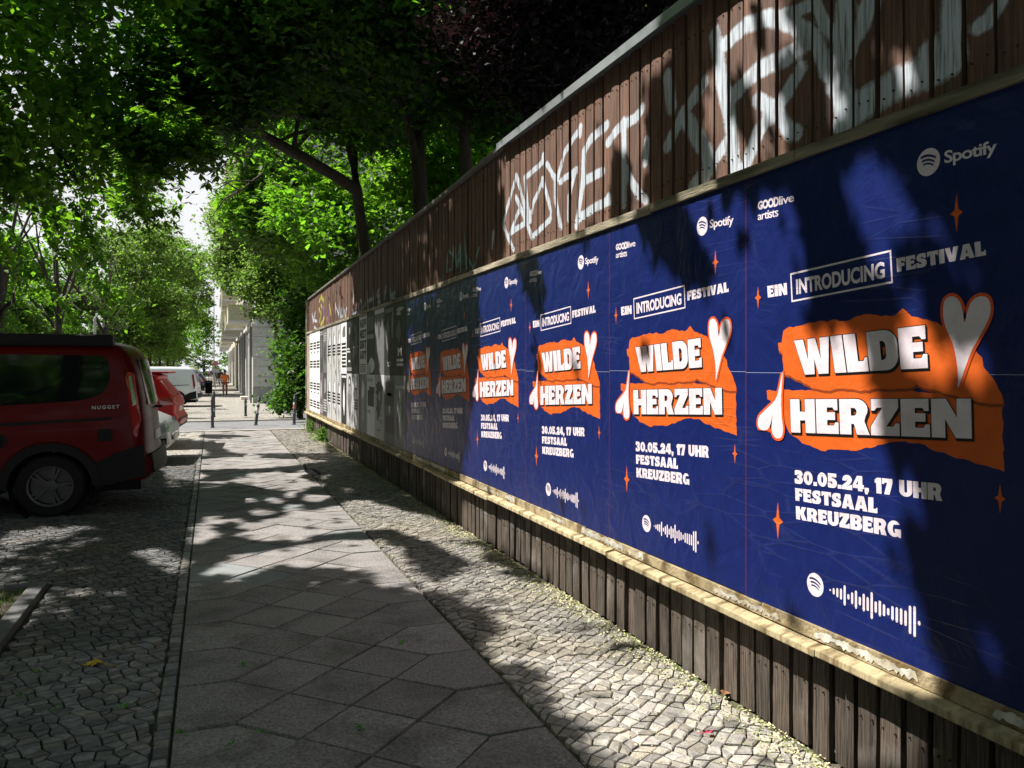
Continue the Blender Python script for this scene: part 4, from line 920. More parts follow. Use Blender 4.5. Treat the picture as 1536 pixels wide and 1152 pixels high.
D = [
 ('white', TRI, 'white poster with rows of small black lettering', 'white', TRI, None), None, None,
 ('dark', [('b', 'warm', .5, .6, .3, .3, 9), ('t', 'pale', .1, .85, .9, .95, 2)], 'dark poster with reddish grey figures, upper one right of the white posters', 'warm', [('b', 'pale', .4, .6, .2, .25, 9), ('t', 'pale', .1, .05, .9, .25, 4)], 'dark poster with pale figure, lower one right of the white posters'),
 ('grey', [('t', 'pale', .1, .7, .9, .9, 4), ('b', 'dark', .5, .4, .3, .25, 8)], 'grey poster with pale lettering at its head in the upper row', 'dark', [('t', 'pale', .1, .1, .9, .4, 5), ('b', 'mid', .5, .7, .3, .2, 9)], 'dark poster with small pale lettering at its foot in the lower row'),
 ('pale', PALE, 'pale grey poster with blurred drapery and black lettering', 'pale', PALE, None), None, None,
 ('white', [('t', 'black', .1, .1, .9, .6, 7), ('b', 'grey', .5, .8, .35, .12, 8)], 'narrow white poster with many lines of black lettering in the upper row', 'black', [('b', 'white', .5, .5, .16, .35, 9), ('t', 'white', .1, .9, .9, .97, 1)], 'black poster with one tall white figure in the lower row'),
 ('black', [('t', 'white', .08, .38, .6, .48, 2), ('t', 'white', .3, .2, .6, .26, 1), ('b', 'mid', .5, .78, .1, .08, 8), ('t', 'pale', .1, .05, .9, .12, 2)], 'black poster with two heavy white lines of lettering, left one of a black pair', 'pale', [('b', 'mid', .5, .55, .38, .4, 12), ('b', 'dark', .5, .85, .25, .1, 9), ('b', 'pale', .5, .85, .15, .06, 9), ('b', 'grey', .5, .45, .22, .25, 10)], 'grey poster with a large drawn figure in the lower row'),
 ('black', [('b', 'mid', .4, .8, .1, .07, 8), ('b', 'grey', .5, .55, .2, .2, 9), ('t', 'mid', .1, .45, .9, .5, 1)], 'black poster with faint grey figure, right one of a black pair', 'pale', [('b', 'mid', .3, .7, .1, .1, 8), ('t', 'black', .2, .35, .8, .55, 4), ('t', 'grey', .2, .7, .7, .75, 1)], 'light grey poster with a few lines of small print in the lower row'),
 ('white', [('w', 'black', ['HAPP', 'NEET', 'DIRT', 'ART'], .08, .22, .92, .92), ('t', 'black', .1, .95, .9, .99, 1), ('t', 'grey', .1, .03, .9, .18, 4)], 'white poster with four heavy black words one above the other', 'mid', [('b', 'white', .5, .7, .2, .22, 10), ('r', 'pale', .4, .2, .6, .6), ('r', 'dark', .0, .0, .15, 1)], 'mid grey poster with a pale standing figure in the lower row'),
 ('dark', [('r', 'grey', .1, .7, .9, .92), ('t', 'pale', .1, .55, .9, .66, 1), ('b', 'white', .7, .14, .45, .12, 7), ('b', 'pale', .2, .05, .3, .14, 6)], 'dark poster with grey panel and white diagonal foot in the upper row', 'white', [('r', 'black', .12, .48, .9, .74), ('r', 'black', .3, .7, .95, .8), ('t', 'grey', .1, .88, .8, .94, 2), ('t', 'black', .1, .36, .5, .42, 2)], 'white poster with a dark picture block in the lower row'),
 ('grey', [('r', 'white', .0, .93, 1, 1), ('b', 'dark', .45, .68, .12, .16, 11), ('b', 'dark', .6, .78, .14, .06, 7)], 'plain grey poster with a small dark bird shape in the upper row', 'pale', [('b', 'dark', .5, .75, .4, .15, 17), ('b', 'dark', .4, .5, .25, .2, 15), ('b', 'grey', .6, .6, .2, .2, 13), ('b', 'pale', .5, .66, .1, .08, 8), ('t', 'grey', .5, .25, .9, .32, 2), ('t', 'black', .3, .12, .6, .16, 1)], 'pale poster with scattered dark speckled drawing in the lower row'),
 ('black', [('t', 'mid', .1, .88, .9, .97, 1), ('b', 'grey', .35, .55, .2, .28, 10), ('b', 'mid', .8, .7, .12, .22, 8), ('b', 'mid', .4, .66, .1, .1, 8), ('t', 'pale', .35, .12, .7, .2, 2)], 'black poster with a seated portrait figure in the upper row', 'grey', [('r', 'dark', .1, .55, .9, .9), ('b', 'white', .5, .62, .09, .2, 8), ('b', 'pale', .5, .72, .3, .03, 8), ('r', 'dark', .15, .15, .85, .4)], 'dark grey poster with a pale cross shaped figure in the lower row'),
 ('black', [('b', 'pale', .5, .9, .35, .03, 9), ('b', 'pale', .4, .84, .22, .03, 7), ('b', 'white', .5, .34, .2, .035, 7), ('r', 'white', .32, .27, .42, .38), ('r', 'white', .58, .27, .68, .38), ('t', 'white', .2, .12, .85, .24, 2), ('b', 'grey', .4, .6, .25, .15, 9)], 'black poster with scribbled title and small white crown touching the blue posters', 'mid', [('r', 'pale', .1, .82, .9, .86), ('b', 'pale', .55, .4, .14, .28, 9), ('b', 'grey', .3, .3, .14, .2, 9), ('b', 'grey', .75, .55, .15, .2, 9)], 'mid grey poster with a pale curved body in the lower row beside the blue posters'),
]
idx = 0; last = None
for (a_, b_), d in zip(edges, D):
    if d is None: d = last
    else: last = d
    sl = X8(a_); w_ = sl - X8(b_) + .004; idx += 1
    tri = ['leftmost of the three', 'middle of the three', 'rightmost of the three'][(idx - 1) % 3 if idx <= 3 else (idx - 6) % 3]
    up_ = bwposter(sl, w_, zmid - .003, ztop - .002 * (idx % 3), d[0], d[1], d[2], idx)
    lo_ = bwposter(sl, w_, zbot, zmid, d[3], d[4], d[5] or d[2], idx + 1)
    if d[5] is None: up_['group'] = lo_['group'] = d[2].split(' with')[0] + 's of one row'; up_['label'] = d[2] + ', upper row, ' + tri; lo_['label'] = d[2] + ', lower row, ' + tri
# ------------------------------------------------------------------ vehicles
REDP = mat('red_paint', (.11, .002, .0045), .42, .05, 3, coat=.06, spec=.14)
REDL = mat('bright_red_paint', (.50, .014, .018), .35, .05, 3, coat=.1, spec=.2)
SILV = mat('silver_paint', (.50, .52, .55), .35, .03, 3, metal=.3, coat=.2)
WHT = mat('white_paint', (.78, .82, .85), .25, .03, 3, coat=.8)
BLUP = mat('blue_paint', (.03, .06, .2), .25, .03, 3, coat=1)
BLKP = mat('dark_paint', (.02, .02, .025), .25, .03, 3, coat=1)
GLS = mat('tinted_glass', (.006, .007, .009), .06, spec=.5)
GLR = mat('dark_rear_glass', (.006, .006, .008), .08, spec=.2)
PLAS = mat('black_plastic', (.010, .010, .011), .6, .15, 20, .2, 90, spec=.2)
RUB = mat('rubber', (.012, .012, .012), .85, .2, 20, spec=.2)
ALU = mat('alloy', (.06, .06, .065), .4, metal=.6)
CHR = mat('chrome', (.6, .6, .62), .12, metal=1)
TLR = mat('tail_light', (.35, .01, .012), .12, spec=.8, coat=1)
HLG = mat('head_light', (.5, .55, .58), .08, spec=.9, coat=1)
PLT = mat('plate', (.7, .7, .66), .4)
LET = mat('badge', (.55, .56, .58), .35, metal=.5)
def inset_poly(P, d):
    n = len(P); out = []
    A = sum(P[i][0] * P[(i + 1) % n][1] - P[(i + 1) % n][0] * P[i][1] for i in range(n)); sg = 1 if A > 0 else -1
    for i in range(n):
        a = (Vector(P[i]) - Vector(P[i - 1])).normalized(); b_ = (Vector(P[(i + 1) % n]) - Vector(P[i])).normalized()
        nn = Vector((-(a.y + b_.y), a.x + b_.x)) * sg
        if nn.length < .2: nn = Vector((-a.y, a.x)) * sg
        out.append(tuple(Vector(P[i]) + nn.normalized() * d))
    return out
def profile_body(name, prof, w, m, parent, belt=.95, tum=.10, zt=1.5, rnd=.07, bulge=0.0):
    """side profile (x, z) lofted across the width, edges rounded, glasshouse leaning in"""
    st = [(-w, rnd, ), (-w + rnd * .12, rnd * .55), (-w + rnd * .45, rnd * .18), (-w + rnd, 0), (-w * .7, -.006), (-w * .4, -.012), (0, -.018), (w * .4, -.012), (w * .7, -.006), (w - rnd, 0), (w - rnd * .45, rnd * .18), (w - rnd * .12, rnd * .55), (w, rnd)]
    n = len(prof); V = []
    for s_ in st:
        P = inset_poly(prof, s_[1]) if s_[1] else prof
        for x, z in P:
            k = 1 - tum * max(0, (z - belt) / (zt - belt)) ** 1.3
            k *= 1 - .10 * max(0, (.55 - abs(0)) * 0)
            V.append((x + (bulge * (1 - (s_[0] / w) ** 2) if x > -.6 else 0), s_[0] * k, z))
    Fs = []
    for j in range(len(st) - 1):
        for i in range(n): Fs.append((j * n + i, j * n + (i + 1) % n, (j + 1) * n + (i + 1) % n, (j + 1) * n + i))
    for j in (0, len(st) - 1):
        T = tessellate_polygon([[Vector((V[j * n + i][0], V[j * n + i][2], 0)) for i in range(n)]]); Fs += [tuple(j * n + i for i in t) for t in T]
    mb = MB(); mb.v = V; mb.f = Fs; return mb.build(name, m, parent, smooth=True)
def side_y(w, z, belt, tum, zt): return w * (1 - tum * max(0, (z - belt) / (zt - belt)) ** 1.3)
def side_patch(name, pts, w, m, parent, side, belt=.95, tum=.10, zt=1.5, off=.004, thick=.012):
    """plate following the flank"""
    v2 = [Vector((p[0], p[1], 0)) for p in pts]; T = tessellate_polygon([v2]); n = len(pts)
    V = [(p[0], side * (side_y(w, p[1], belt, tum, zt) + off), p[1]) for p in pts] + [(p[0], side * (side_y(w, p[1], belt, tum, zt) - thick), p[1]) for p in pts]
    Fs = [tuple(t) for t in T] + [(i, (i + 1) % n, n + (i + 1) % n, n + i) for i in range(n)]
    mb = MB(); mb.v = V; mb.f = Fs; return mb.build(name, m, parent)
def rnd_poly(pts, r=.06, k=4):
    out = []; n = len(pts)
    for i in range(n):
        p = Vector(pts[i]); a = Vector(pts[i - 1]); b_ = Vector(pts[(i + 1) % n]); ra = min(r, (a - p).length * .45); rb_ = min(r, (b_ - p).length * .45)
        A = p + (a - p).normalized() * ra; B = p + (b_ - p).normalized() * rb_
        for j in range(k + 1):
            t = j / k; out.append(tuple(A * (1 - t) ** 2 + p * 2 * t * (1 - t) + B * t * t))
    return out
def end_patch(name, seg, y0, y1, m, parent, off=.006, xo=None, belt=.95, tum=.1, zt=1.5, r=.05, bulge=0.0, w=.97):
    """rounded plate across the car on the profile segment seg=((x,z),(x,z)) bottom->top"""
    (xa, za), (xb, zb) = seg; d = Vector((xb - xa, zb - za)); nn = Vector((d.y, -d.x)).normalized()
    if (nn.x < 0) != (xo == -1): nn = -nn
    def P(u, v):
        x = xa + d.x * v + nn.x * off; z = za + d.y * v + nn.y * off; k = 1 - tum * max(0, (z - belt) / (zt - belt)) ** 1.3; return (x, u * k, z)
    if bulge:
        mb = MB(); nn_ = 12; vs = []
        for v in (0, 1):
            for i in range(nn_ + 1):
                u = y0 + (y1 - y0) * i / nn_; q = P(u, v); vs.append((q[0] + bulge * (1 - (u / w) ** 2), q[1], q[2]))
        vs += [(x - .03, y_, z) for x, y_, z in vs]; k = nn_ + 1
        mb.v = vs; mb.f = [(i, i + 1, k + i + 1, k + i) for i in range(nn_)] + [(i, i + 1, 2 * k + i + 1, 2 * k + i) for i in range(nn_)] + [(k + i, k + i + 1, 3 * k + i + 1, 3 * k + i) for i in range(nn_)] + [(0, k, 3 * k, 2 * k), (nn_, k + nn_, 3 * k + nn_, 2 * k + nn_)]
        return mb.build(name, m, parent, smooth=True)
    pts = rnd_poly([(y0, 0), (y1, 0), (y1, 1), (y0, 1)], r)
    mb = MB(); mb.v = [P(*p) for p in pts] + [tuple(Vector(P(*p)) - Vector((nn.x, 0, nn.y)) * .02) for p in pts]; n = len(pts)
    mb.f = [tuple(range(n))] + [(i, (i + 1) % n, n + (i + 1) % n, n + i) for i in range(n)]
    return mb.build(name, m, parent)
def wheel(parent, x, y, r, w_, spokes=5):
    s_ = 1 if y > 0 else -1
    M_ = Matrix.Translation((x, y, r)) @ Matrix.Rotation(R(90) * -s_, 4, 'X')   # local z points outwards
    t = MB().lathe([(r * .62, -w_ * .5), (r * .92, -w_ * .5), (r, -w_ * .36), (r, w_ * .30), (r * .93, w_ * .44), (r * .68, w_ * .46), (r * .66, w_ * .3), (r * .62, -w_ * .3)], 28, M_).build('wheel', RUB, parent, smooth=True)
    rm = MB().lathe([(r * .66, w_ * .44), (r * .60, w_ * .42), (r * .58, w_ * .1), (r * .0 + .001, w_ * .08)], 28, M_)
    for k in range(spokes):
        for dd in (-7, 7):
            A_ = Matrix.Rotation(R(360 * k / spokes + dd), 4, 'Z'); rm.box((.03, -.014, w_ * .10), (r * .61, .014, w_ * .36), M_ @ A_)
    rm.lathe([(r * .2, w_ * .1), (r * .19, w_ * .38), (.001, w_ * .40)], 14, M_); rm.build('rim', ALU, t)
    MB().lathe([(r * .42, w_ * .0), (r * .42, w_ * .05), (.001, w_ * .05)], 18, M_).build('brake_disc', mat('brake', (.12, .11, .10), .5, metal=.8), t)
def arch(xc, r, z0, n=9):               # wheel arch points going +x -> left to right over the arch
    return [(xc + r * math.cos(R(a)), z0 + r * math.sin(R(a))) for a in [180 - 180 * i / n for i in range(n + 1)]]

def make_van(name, paint, camper, loc, rz, label):
    root = empty(name, loc, rz); root.scale = (1, 1, .965); tag(root, label, 'van'); w = .97; kw = dict(belt=1.0, tum=.13, zt=1.97)
    r = .345
    prof = [(-.02, .40)] + [(-4.72, .30)]
    low = [(-4.62, .28)] + arch(-3.93, .41, .33) + [(-3.3, .27), (-1.6, .27)] + arch(-.94, .41, .33) + [(-.45, .34), (-.06, .36)]
    rear = [(.02, .44), (.03, .56), (.0, .64), (-.035, .70), (-.045, 1.0), (-.075, 1.3), (-.14, 1.62), (-.20, 1.80), (-.29, 1.91), (-.45, 1.955)]
    roof = [(-1.2, 1.975), (-2.4, 1.975), (-3.1, 1.955), (-3.4, 1.90)]
    front = [(-3.75, 1.62), (-4.1, 1.28), (-4.25, 1.16), (-4.6, 1.06), (-4.84, .92), (-4.94, .70), (-4.95, .45), (-4.85, .30)]
    body = profile_body('body', (low + rear + roof + front), w, paint, root, rnd=.12, bulge=.06, **kw)
    for sd in (-1, 1):
        # side glass
        if camper:
            side_patch('rear_side_window', rnd_poly([(-.42, 1.36), (-.36, 1.55), (-.40, 1.80), (-1.53, 1.81), (-1.53, 1.24), (-.66, 1.29)], .12), w, GLS, root, sd, off=.006, **kw)
            side_patch('side_window', rnd_poly([(-1.57, 1.24), (-1.57, 1.81), (-2.95, 1.80), (-2.95, 1.22)], .05), w, GLS, root, sd, off=.006, **kw)
        side_patch('door_window', rnd_poly([(-3.05, 1.20), (-3.05, 1.78), (-3.42, 1.76), (-3.98, 1.24), (-3.98, 1.16)], .06), w, GLS, root, sd, off=.006, **kw)
        # lower cladding, arches
        side_patch('lower_cladding', [(.0, .42), (-.02, .78), (-.30, .70), (-.45, .62)] + [(-.94 + .43 * math.cos(R(a)), .33 + .43 * math.sin(R(a))) for a in (30, 15, 0)] + [(-.42, .33)], w, PLAS, root, sd, off=.012, **kw)
        side_patch('sill', [(-1.44, .27), (-1.44, .44), (-3.50, .44), (-3.50, .27)], w, PLAS, root, sd, off=.010, **kw)
        for xc in (-.94, -3.93):
            ring = [(xc + .50 * math.cos(R(a)), .33 + .50 * math.sin(R(a))) for a in range(-4, 185, 12)] + [(xc + .405 * math.cos(R(a)), .33 + .405 * math.sin(R(a))) for a in range(184, -5, -12)]
            side_patch('wheel_arch_trim', ring, w, PLAS, root, sd, off=.018, **kw)
        side_patch('sliding_rail', rnd_poly([(-.34, 1.075), (-.34, 1.10), (-1.52, 1.05), (-1.52, 1.015)], .01), w, PLAS, root, sd, off=.010, **kw)
        side_patch('door_seam', [(-1.55, .45), (-1.55, 1.86), (-1.557, 1.86), (-1.557, .45)], w, PLAS, root, sd, off=.002, **kw)
        side_patch('door_seam', [(-3.02, .45), (-3.02, 1.86), (-3.028, 1.86), (-3.028, .45)], w, PLAS, root, sd, off=.002, **kw)
        side_patch('door_handle', rnd_poly([(-1.85, 1.0), (-1.85, 1.03), (-1.66, 1.03), (-1.66, 1.0)], .01) if False else rnd_poly([(-1.66, 1.04), (-1.66, 1.075), (-1.84, 1.075), (-1.84, 1.04)], .01), w, PLAS, root, sd, off=.03, **kw)
        side_patch('tail_light', rnd_poly([(-.075, .98), (-.05, 1.05), (-.13, 1.60), (-.20, 1.62), (-.215, 1.55), (-.13, .90), (-.09, .86)], .03), w, TLR if not camper else HLG if False else TLR, root, sd, off=.012, **kw)
        if camper:
            side_patch('tail_light_lens', rnd_poly([(-.10, 1.25), (-.155, 1.57), (-.185, 1.56), (-.135, 1.22)], .012), w, CHR, root, sd, off=.016, **kw)
            side_patch('service_flap', rnd_poly([(-.34, .83), (-.34, .97), (-.48, .97), (-.48, .83)], .015), w, PLAS, root, sd, off=.007, **kw)
            cap_ = [(-1.41 + .075 * math.cos(R(a)), .86 + .075 * math.sin(R(a))) for a in range(0, 360, 20)]; side_patch('filler_cap', cap_, w, PLAS, root, sd, off=.010, **kw)
            cap_ = [(-1.41 + .03 * math.cos(R(a)), .86 + .03 * math.sin(R(a))) for a in range(0, 360, 30)]; side_patch('filler_lock', cap_, w, RUB, root, sd, off=.018, **kw)
        side_patch('head_light', rnd_poly([(-4.45, .98), (-4.84, .78), (-4.86, .70), (-4.6, .80)], .03), w, HLG, root, sd, off=.006, **kw)
        mb = MB().box((-3.98, sd * .98 - .02, 1.16), (-3.90, sd * 1.12, 1.19)).box((-4.0, sd * 1.06 - .02, 1.12), (-3.88, sd * 1.22, 1.42)); mb.build('wing_mirror', PLAS, root, bevel=.02)
        for xc in (-.94, -3.93): wheel(root, xc, sd * .86, r, .22)
        wl_ = MB().lathe([(.40, -.12), (.40, .10)], 20, Matrix.Translation((-.94, sd * .85, .33)) @ Matrix.Rotation(R(90), 4, 'X')); wl_.build('wheel_well', RUB, root)
    end_patch('rear_window', ((-.068, 1.22), (-.185, 1.76)), -.62, .62, GLR, root, .026, belt=1.0, tum=.13, zt=1.97, bulge=.06)
    end_patch('rear_bumper', ((.03, .44), (-.0, .66)), -.84, .84, PLAS, root, .035, belt=2, tum=.0, bulge=.06)
    end_patch('licence_plate', ((-.036, .78), (-.044, .9)), -.26, .26, PLT, root, .03, belt=2, tum=0, r=.01, bulge=.06)
    end_patch('windscreen', ((-4.1, 1.28), (-3.42, 1.87)), -.84, .84, GLS, root, .005, -1, belt=1.0, tum=.13, zt=1.97)
    MB().box((-.05, -.02, 1.16), (.09, .02, 1.19)).build('rear_wiper', PLAS, root)
    if camper:
        q = print_mesh('badge', font_tris('NUGGET', .012, 1.35), [(-.54, 1.232), (-.27, 1.240), (-.27, 1.200), (-.54, 1.192)], 1)
        o = link('badge_lettering', q, LET, root, (0, -side_y(w, 1.2, 1.0, .13, 1.97) - .006, 0))
        # awning box along the roof edge, lifting roof
        pr = rnd_poly([(-.93, 1.90), (-.72, 1.90), (-.72, 2.04), (-.93, 2.04)], .035, 3); mb = MB(); xs_ = [-.34, -.38, -4.1, -4.14]
        for k, x in enumerate(xs_):
            c_ = (-.825, 1.97); f_ = .9 if k in (0, 3) else 1; mb.v += [(x, c_[0] + (p[0] - c_[0]) * f_, c_[1] + (p[1] - c_[1]) * f_) for p in pr]
        n = len(pr); mb.f = [(k * n + i, k * n + (i + 1) % n, (k + 1) * n + (i + 1) % n, (k + 1) * n + i) for k in range(3) for i in range(n)] + [tuple(range(n)), tuple(3 * n + i for i in range(n))]
        mb.build('awning_box', PLAS, root); MB().box((-.85, -.66, 1.962), (-3.1, .70, 2.02)).build('lifting_roof', REDP, root, bevel=.02)
    MB().box((-3.2, -.8, .16), (-1.6, .8, .30)).box((-.9, -.5, .2), (-.1, .5, .34)).build('underbody', PLAS, root)
    return root
# near rear corner of the red camper
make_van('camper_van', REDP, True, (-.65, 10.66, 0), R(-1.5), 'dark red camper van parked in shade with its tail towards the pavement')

def make_car(name, paint, loc, rz, label, cat='car', suv=False, nose_first=False, lod=0):
    """local +x points to the pavement; nose_first turns the car round"""
    root = empty(name, loc, rz); tag(root, label, cat)
    if suv:
        w = .90; Ln = 4.25; zt = 1.58; r = .34; kw = dict(belt=.98, tum=.20, zt=zt)
        rear = [(-.02, .42), (.02, .50), (.0, .62), (-.06, .72), (-.05, .92), (-.10, 1.02), (-.38, 1.38), (-.36, 1.44), (-.55, 1.50)]
        roof = [(-1.2, 1.56), (-2.0, 1.575), (-2.5, 1.52)]; front = [(-2.9, 1.30), (-3.25, 1.06), (-3.7, 1.0), (-4.08, .88), (-4.22, .68), (-4.22, .45), (-4.1, .30)]; xr, xf = -.82, -3.38; ra = .39
    else:
        w = .86; Ln = 4.0; zt = 1.45; r = .31; kw = dict(belt=.88, tum=.20, zt=zt)
        rear = [(-.02, .38), (.02, .48), (-.02, .62), (-.05, .80), (-.12, .93), (-.50, 1.32), (-.66, 1.38)]
        roof = [(-1.3, 1.44), (-2.0, 1.445), (-2.35, 1.40)]; front = [(-2.75, 1.17), (-3.1, .95), (-3.5, .86), (-3.82, .72), (-3.95, .56), (-3.96, .36), (-3.86, .24)]; xr, xf = -.72, -3.2; ra = .35
    zb = .26 if suv else .22
    low = [(front[-1][0] + .1, zb)] + arch(xf, ra, r, 8) + [(xf + ra + .1, zb), (xr - ra - .1, zb)] + arch(xr, ra, r, 8) + [(xr + ra + .04, zb + .04)]
    prof = low + rear + roof + front
    fl = (lambda x: -Ln - x) if nose_first else (lambda x: x)
    P = [(fl(x), z) for x, z in prof]
    profile_body('body', P, w, paint, root, rnd=.10, **kw)
    xo = 1 if not nose_first else -1
    for sd in (-1, 1):
        f2 = lambda L_: [(fl(x), z) for x, z in L_]
        if suv: wins = ([(-.62, 1.12), (-.66, 1.38), (-1.05, 1.45), (-1.05, 1.06)], [(-1.12, 1.05), (-1.12, 1.45), (-1.95, 1.47), (-1.95, 1.03)], [(-2.02, 1.03), (-2.02, 1.46), (-2.45, 1.43), (-3.0, 1.06)])
        else: wins = ([(-.72, .99), (-.75, 1.24), (-1.2, 1.33), (-1.2, .94)], [(-1.27, .94), (-1.27, 1.33), (-1.85, 1.35), (-1.85, .92)], [(-1.92, .92), (-1.92, 1.35), (-2.3, 1.31), (-2.85, .95)])
        for p in wins: side_patch('side_window', rnd_poly(f2(p), .05), w, GLS, root, sd, off=.005, **kw)
        for xc in (xf, xr):
            ring = [(xc + (ra + .05) * math.cos(R(a)), r + (ra + .05) * math.sin(R(a))) for a in range(0, 181, 15)] + [(xc + (ra - .01) * math.cos(R(a)), r + (ra - .01) * math.sin(R(a))) for a in range(180, -1, -15)]
            if suv: side_patch('wheel_arch_trim', f2(ring), w, PLAS, root, sd, off=.010, **kw)
            wheel(root, fl(xc), sd * (w - .12), r, .2)
        if suv:
            side_patch('sill', f2([(xf + ra, .26), (xf + ra, .42), (xr - ra, .42), (xr - ra, .26)]), w, PLAS, root, sd, off=.012, **kw)
            side_patch('rear_cladding', f2([(.0, .44), (-.03, .62), (-.30, .58), (-.42, .40), (-.3, .34)]), w, PLAS, root, sd, off=.014, **kw)
            side_patch('tail_light', rnd_poly(f2([(-.07, .88), (-.10, 1.02), (-.36, 1.0), (-.30, .86)]), .03), w, TLR, root, sd, off=.012, **kw)
            y0_, y1_ = sorted((sd * .42, sd * .80)); end_patch('tail_light', ((fl(-.05), .86), (fl(-.09), 1.0)), y0_, y1_, TLR, root, .012, xo, belt=.98, tum=.2, zt=zt, r=.03)
        else:
            side_patch('tail_light', rnd_poly(f2([(-.06, .66), (-.12, .90), (-.30, .86), (-.25, .68)]), .03), w, TLR, root, sd, off=.010, **kw)
            side_patch('fog_grille', f2([(-3.93, .34), (-3.93, .44), (-3.72, .42), (-3.72, .36)]), w, PLAS, root, sd, off=.004, **kw)
        side_patch('head_light', rnd_poly(f2([(front[3][0] + .28, front[3][1] + .03), (front[4][0] + .03, front[4][1] + .06), (front[4][0] + .02, front[4][1] - .04), (front[3][0] + .30, front[3][1] - .08)]), .03), w, HLG, root, sd, off=.010, **kw)
        y0_, y1_ = sorted((sd * .48, sd * .80)); end_patch('head_light', ((fl(front[4][0] - .0), front[4][1] - .02), (fl(front[3][0] - .03), front[3][1] - .01)), y0_, y1_, HLG, root, .012, -xo, belt=.98, tum=.2, zt=zt, r=.03)
        side_patch('door_seam', f2([(-1.98, .35), (-1.98, 1.0), (-1.985, 1.0), (-1.985, .35)]), w, PLAS, root, sd, off=.002, **kw)
        MB().box((fl(front[1][0] + .25) - .06, sd * w - .03, .98 if suv else .9), (fl(front[1][0] + .25) + .06, sd * (w + .14), 1.12 if suv else 1.03)).build('wing_mirror', paint, root, bevel=.03)
    sr = (rear[5], rear[6]) if suv else (rear[4], rear[5])
    a_, b_ = Vector(sr[0]), Vector(sr[1]); p0, p1 = a_ + (b_ - a_) * .12, a_ + (b_ - a_) * .9
    end_patch('rear_window', ((fl(p0.x), p0.y), (fl(p1.x), p1.y)), -.70, .70, GLS, root, .006, xo, **kw)
    a_, b_ = Vector(front[1]), Vector(front[0] if True else 0); p1 = Vector(roof[-1])
    end_patch('windscreen', ((fl(a_.x - .02 + .05), a_.y + .03), (fl(p1.x - .06), p1.y - .03)), -.74, .74, GLS, root, .02, -xo, **kw)
    end_patch('front_grille', ((fl(front[-2][0]), front[-2][1] + .02), (fl(front[4][0]), front[4][1] - .06)), -.52, .52, PLAS, root, .012, -xo, belt=2, tum=0, r=.04)
    end_patch('grille_bar', ((fl(front[4][0]), front[4][1] - .10), (fl(front[4][0]), front[4][1] - .07)), -.50, .50, CHR, root, .022, -xo, belt=2, tum=0, r=.02)
    end_patch('licence_plate', ((fl(front[-2][0]), front[-2][1] + .0), (fl(front[-2][0]), front[-2][1] + .1)), -.26, .26, PLT, root, .03, -xo, belt=2, tum=0, r=.02)
    end_patch('rear_bumper', ((fl(rear[0][0]), rear[0][1]), (fl(rear[2][0]), rear[2][1] - .02)), -.80, .80, PLAS, root, .03, xo, belt=2, tum=0, r=.06)
    end_patch('licence_plate', ((fl(-.055), .72), (fl(-.055), .82)), -.26, .26, PLT, root, .025, xo, belt=2, tum=0, r=.02)
    if suv:
        mb = MB().box((-.62, -.62, 1.49), (-.20, .62, 1.525)); mb.v = [(fl(x), y_, z) for x, y_, z in mb.v]; mb.build('roof_spoiler', paint, root, bevel=.012)
        MB().box((fl(-.16), -.012, 1.05), (fl(-.10), .25, 1.075)).build('rear_wiper', PLAS, root)
    MB().box((fl(-1.2), -.7, .16), (fl(-2.8), .7, .3)).build('underbody', PLAS, root)
    return root
def corner(px, py, h=CAMH): return G(px, py, h)
# silver car nose first, red crossover tail first
p = ray(268, 552, 13.3); make_car('hatchback', SILV, (p.x - .05, p.y + .75, 0), R(-4), 'silver hatchback parked nose first between the dark red camper and the red crossover', nose_first=True)
p = ray(276, 552, 15.9); make_car('crossover', REDL, (p.x - .05, p.y + .8, 0), R(-4), 'bright red crossover with roof spoiler and black rear bumper', suv=True)
p = ray(299, 552, 38.0); make_van('delivery_van', WHT, False, (p.x - .02, p.y + .9, -.25), R(-6), 'white windowless panel van parked beyond the side road')
p = ray(305, 552, 52.0); make_car('dark_car', BLKP, (p.x, p.y + .9, -.25), R(-4), 'black car parked just right of the white van', suv=True)
p = ray(311, 552, 60.0); make_car('blue_car', BLUP, (p.x, p.y + .9, -.25), R(-4), 'blue car parked tail out beyond the black one', suv=True)

# ------------------------------------------------------------------ bollards, poles, bin
BOL = mat('bollard_paint', (.05, .055, .065), .6, .3, 10, .3, 60, col2=(.35, .33, .32), col2_scale=7, col2_lo=.58, col2_hi=.68)
STK = mat('sticker', (.72, .72, .74), .6, .25, 30); STR_ = mat('sticker_red', (.5, .12, .12), .6, .3, 30)
def bollard(x, y, h, label, lean=0, st=2):
    o = empty('bollard', (x, y, -.03)); o.rotation_euler = (0, lean, random.Random(int(y * 100)).uniform(0, 6)) if not lean else (0, lean, 0); tag(o, label, 'bollard', 'bollards at the side road')
    r = .042
    MB().lathe([(.055, 0), (.055, .03), (r + .006, .035), (r, .06), (r, .30), (r + .007, .31), (r + .007, .33), (r, .34), (r, h - .16), (r + .008, h - .15), (r + .008, h - .12), (r, h - .11), (r, h - .06), (r - .012, h - .045), (r - .014, h - .035), (r - .004, h - .02), (r * .6, h - .003), (.001, h)], 14).build('shaft', BOL, o, smooth=True)
    rg_ = random.Random(int(x * 77 + y))
    for k in range(st):
        z = rg_.uniform(.35, h - .25); a0 = rg_.uniform(150, 240); hh = rg_.uniform(.06, .12); n = 6; vs = [((r + .002) * math.cos(R(a0 + 110 * i / n)), (r + .002) * math.sin(R(a0 + 110 * i / n)), zz) for zz in (z, z + hh) for i in range(n + 1)]
        mb = MB(); mb.v = vs; mb.f = [(i, i + 1, n + 2 + i, n + 1 + i) for i in range(n)]; mb.build('sticker', STR_ if k == 1 else STK, o)
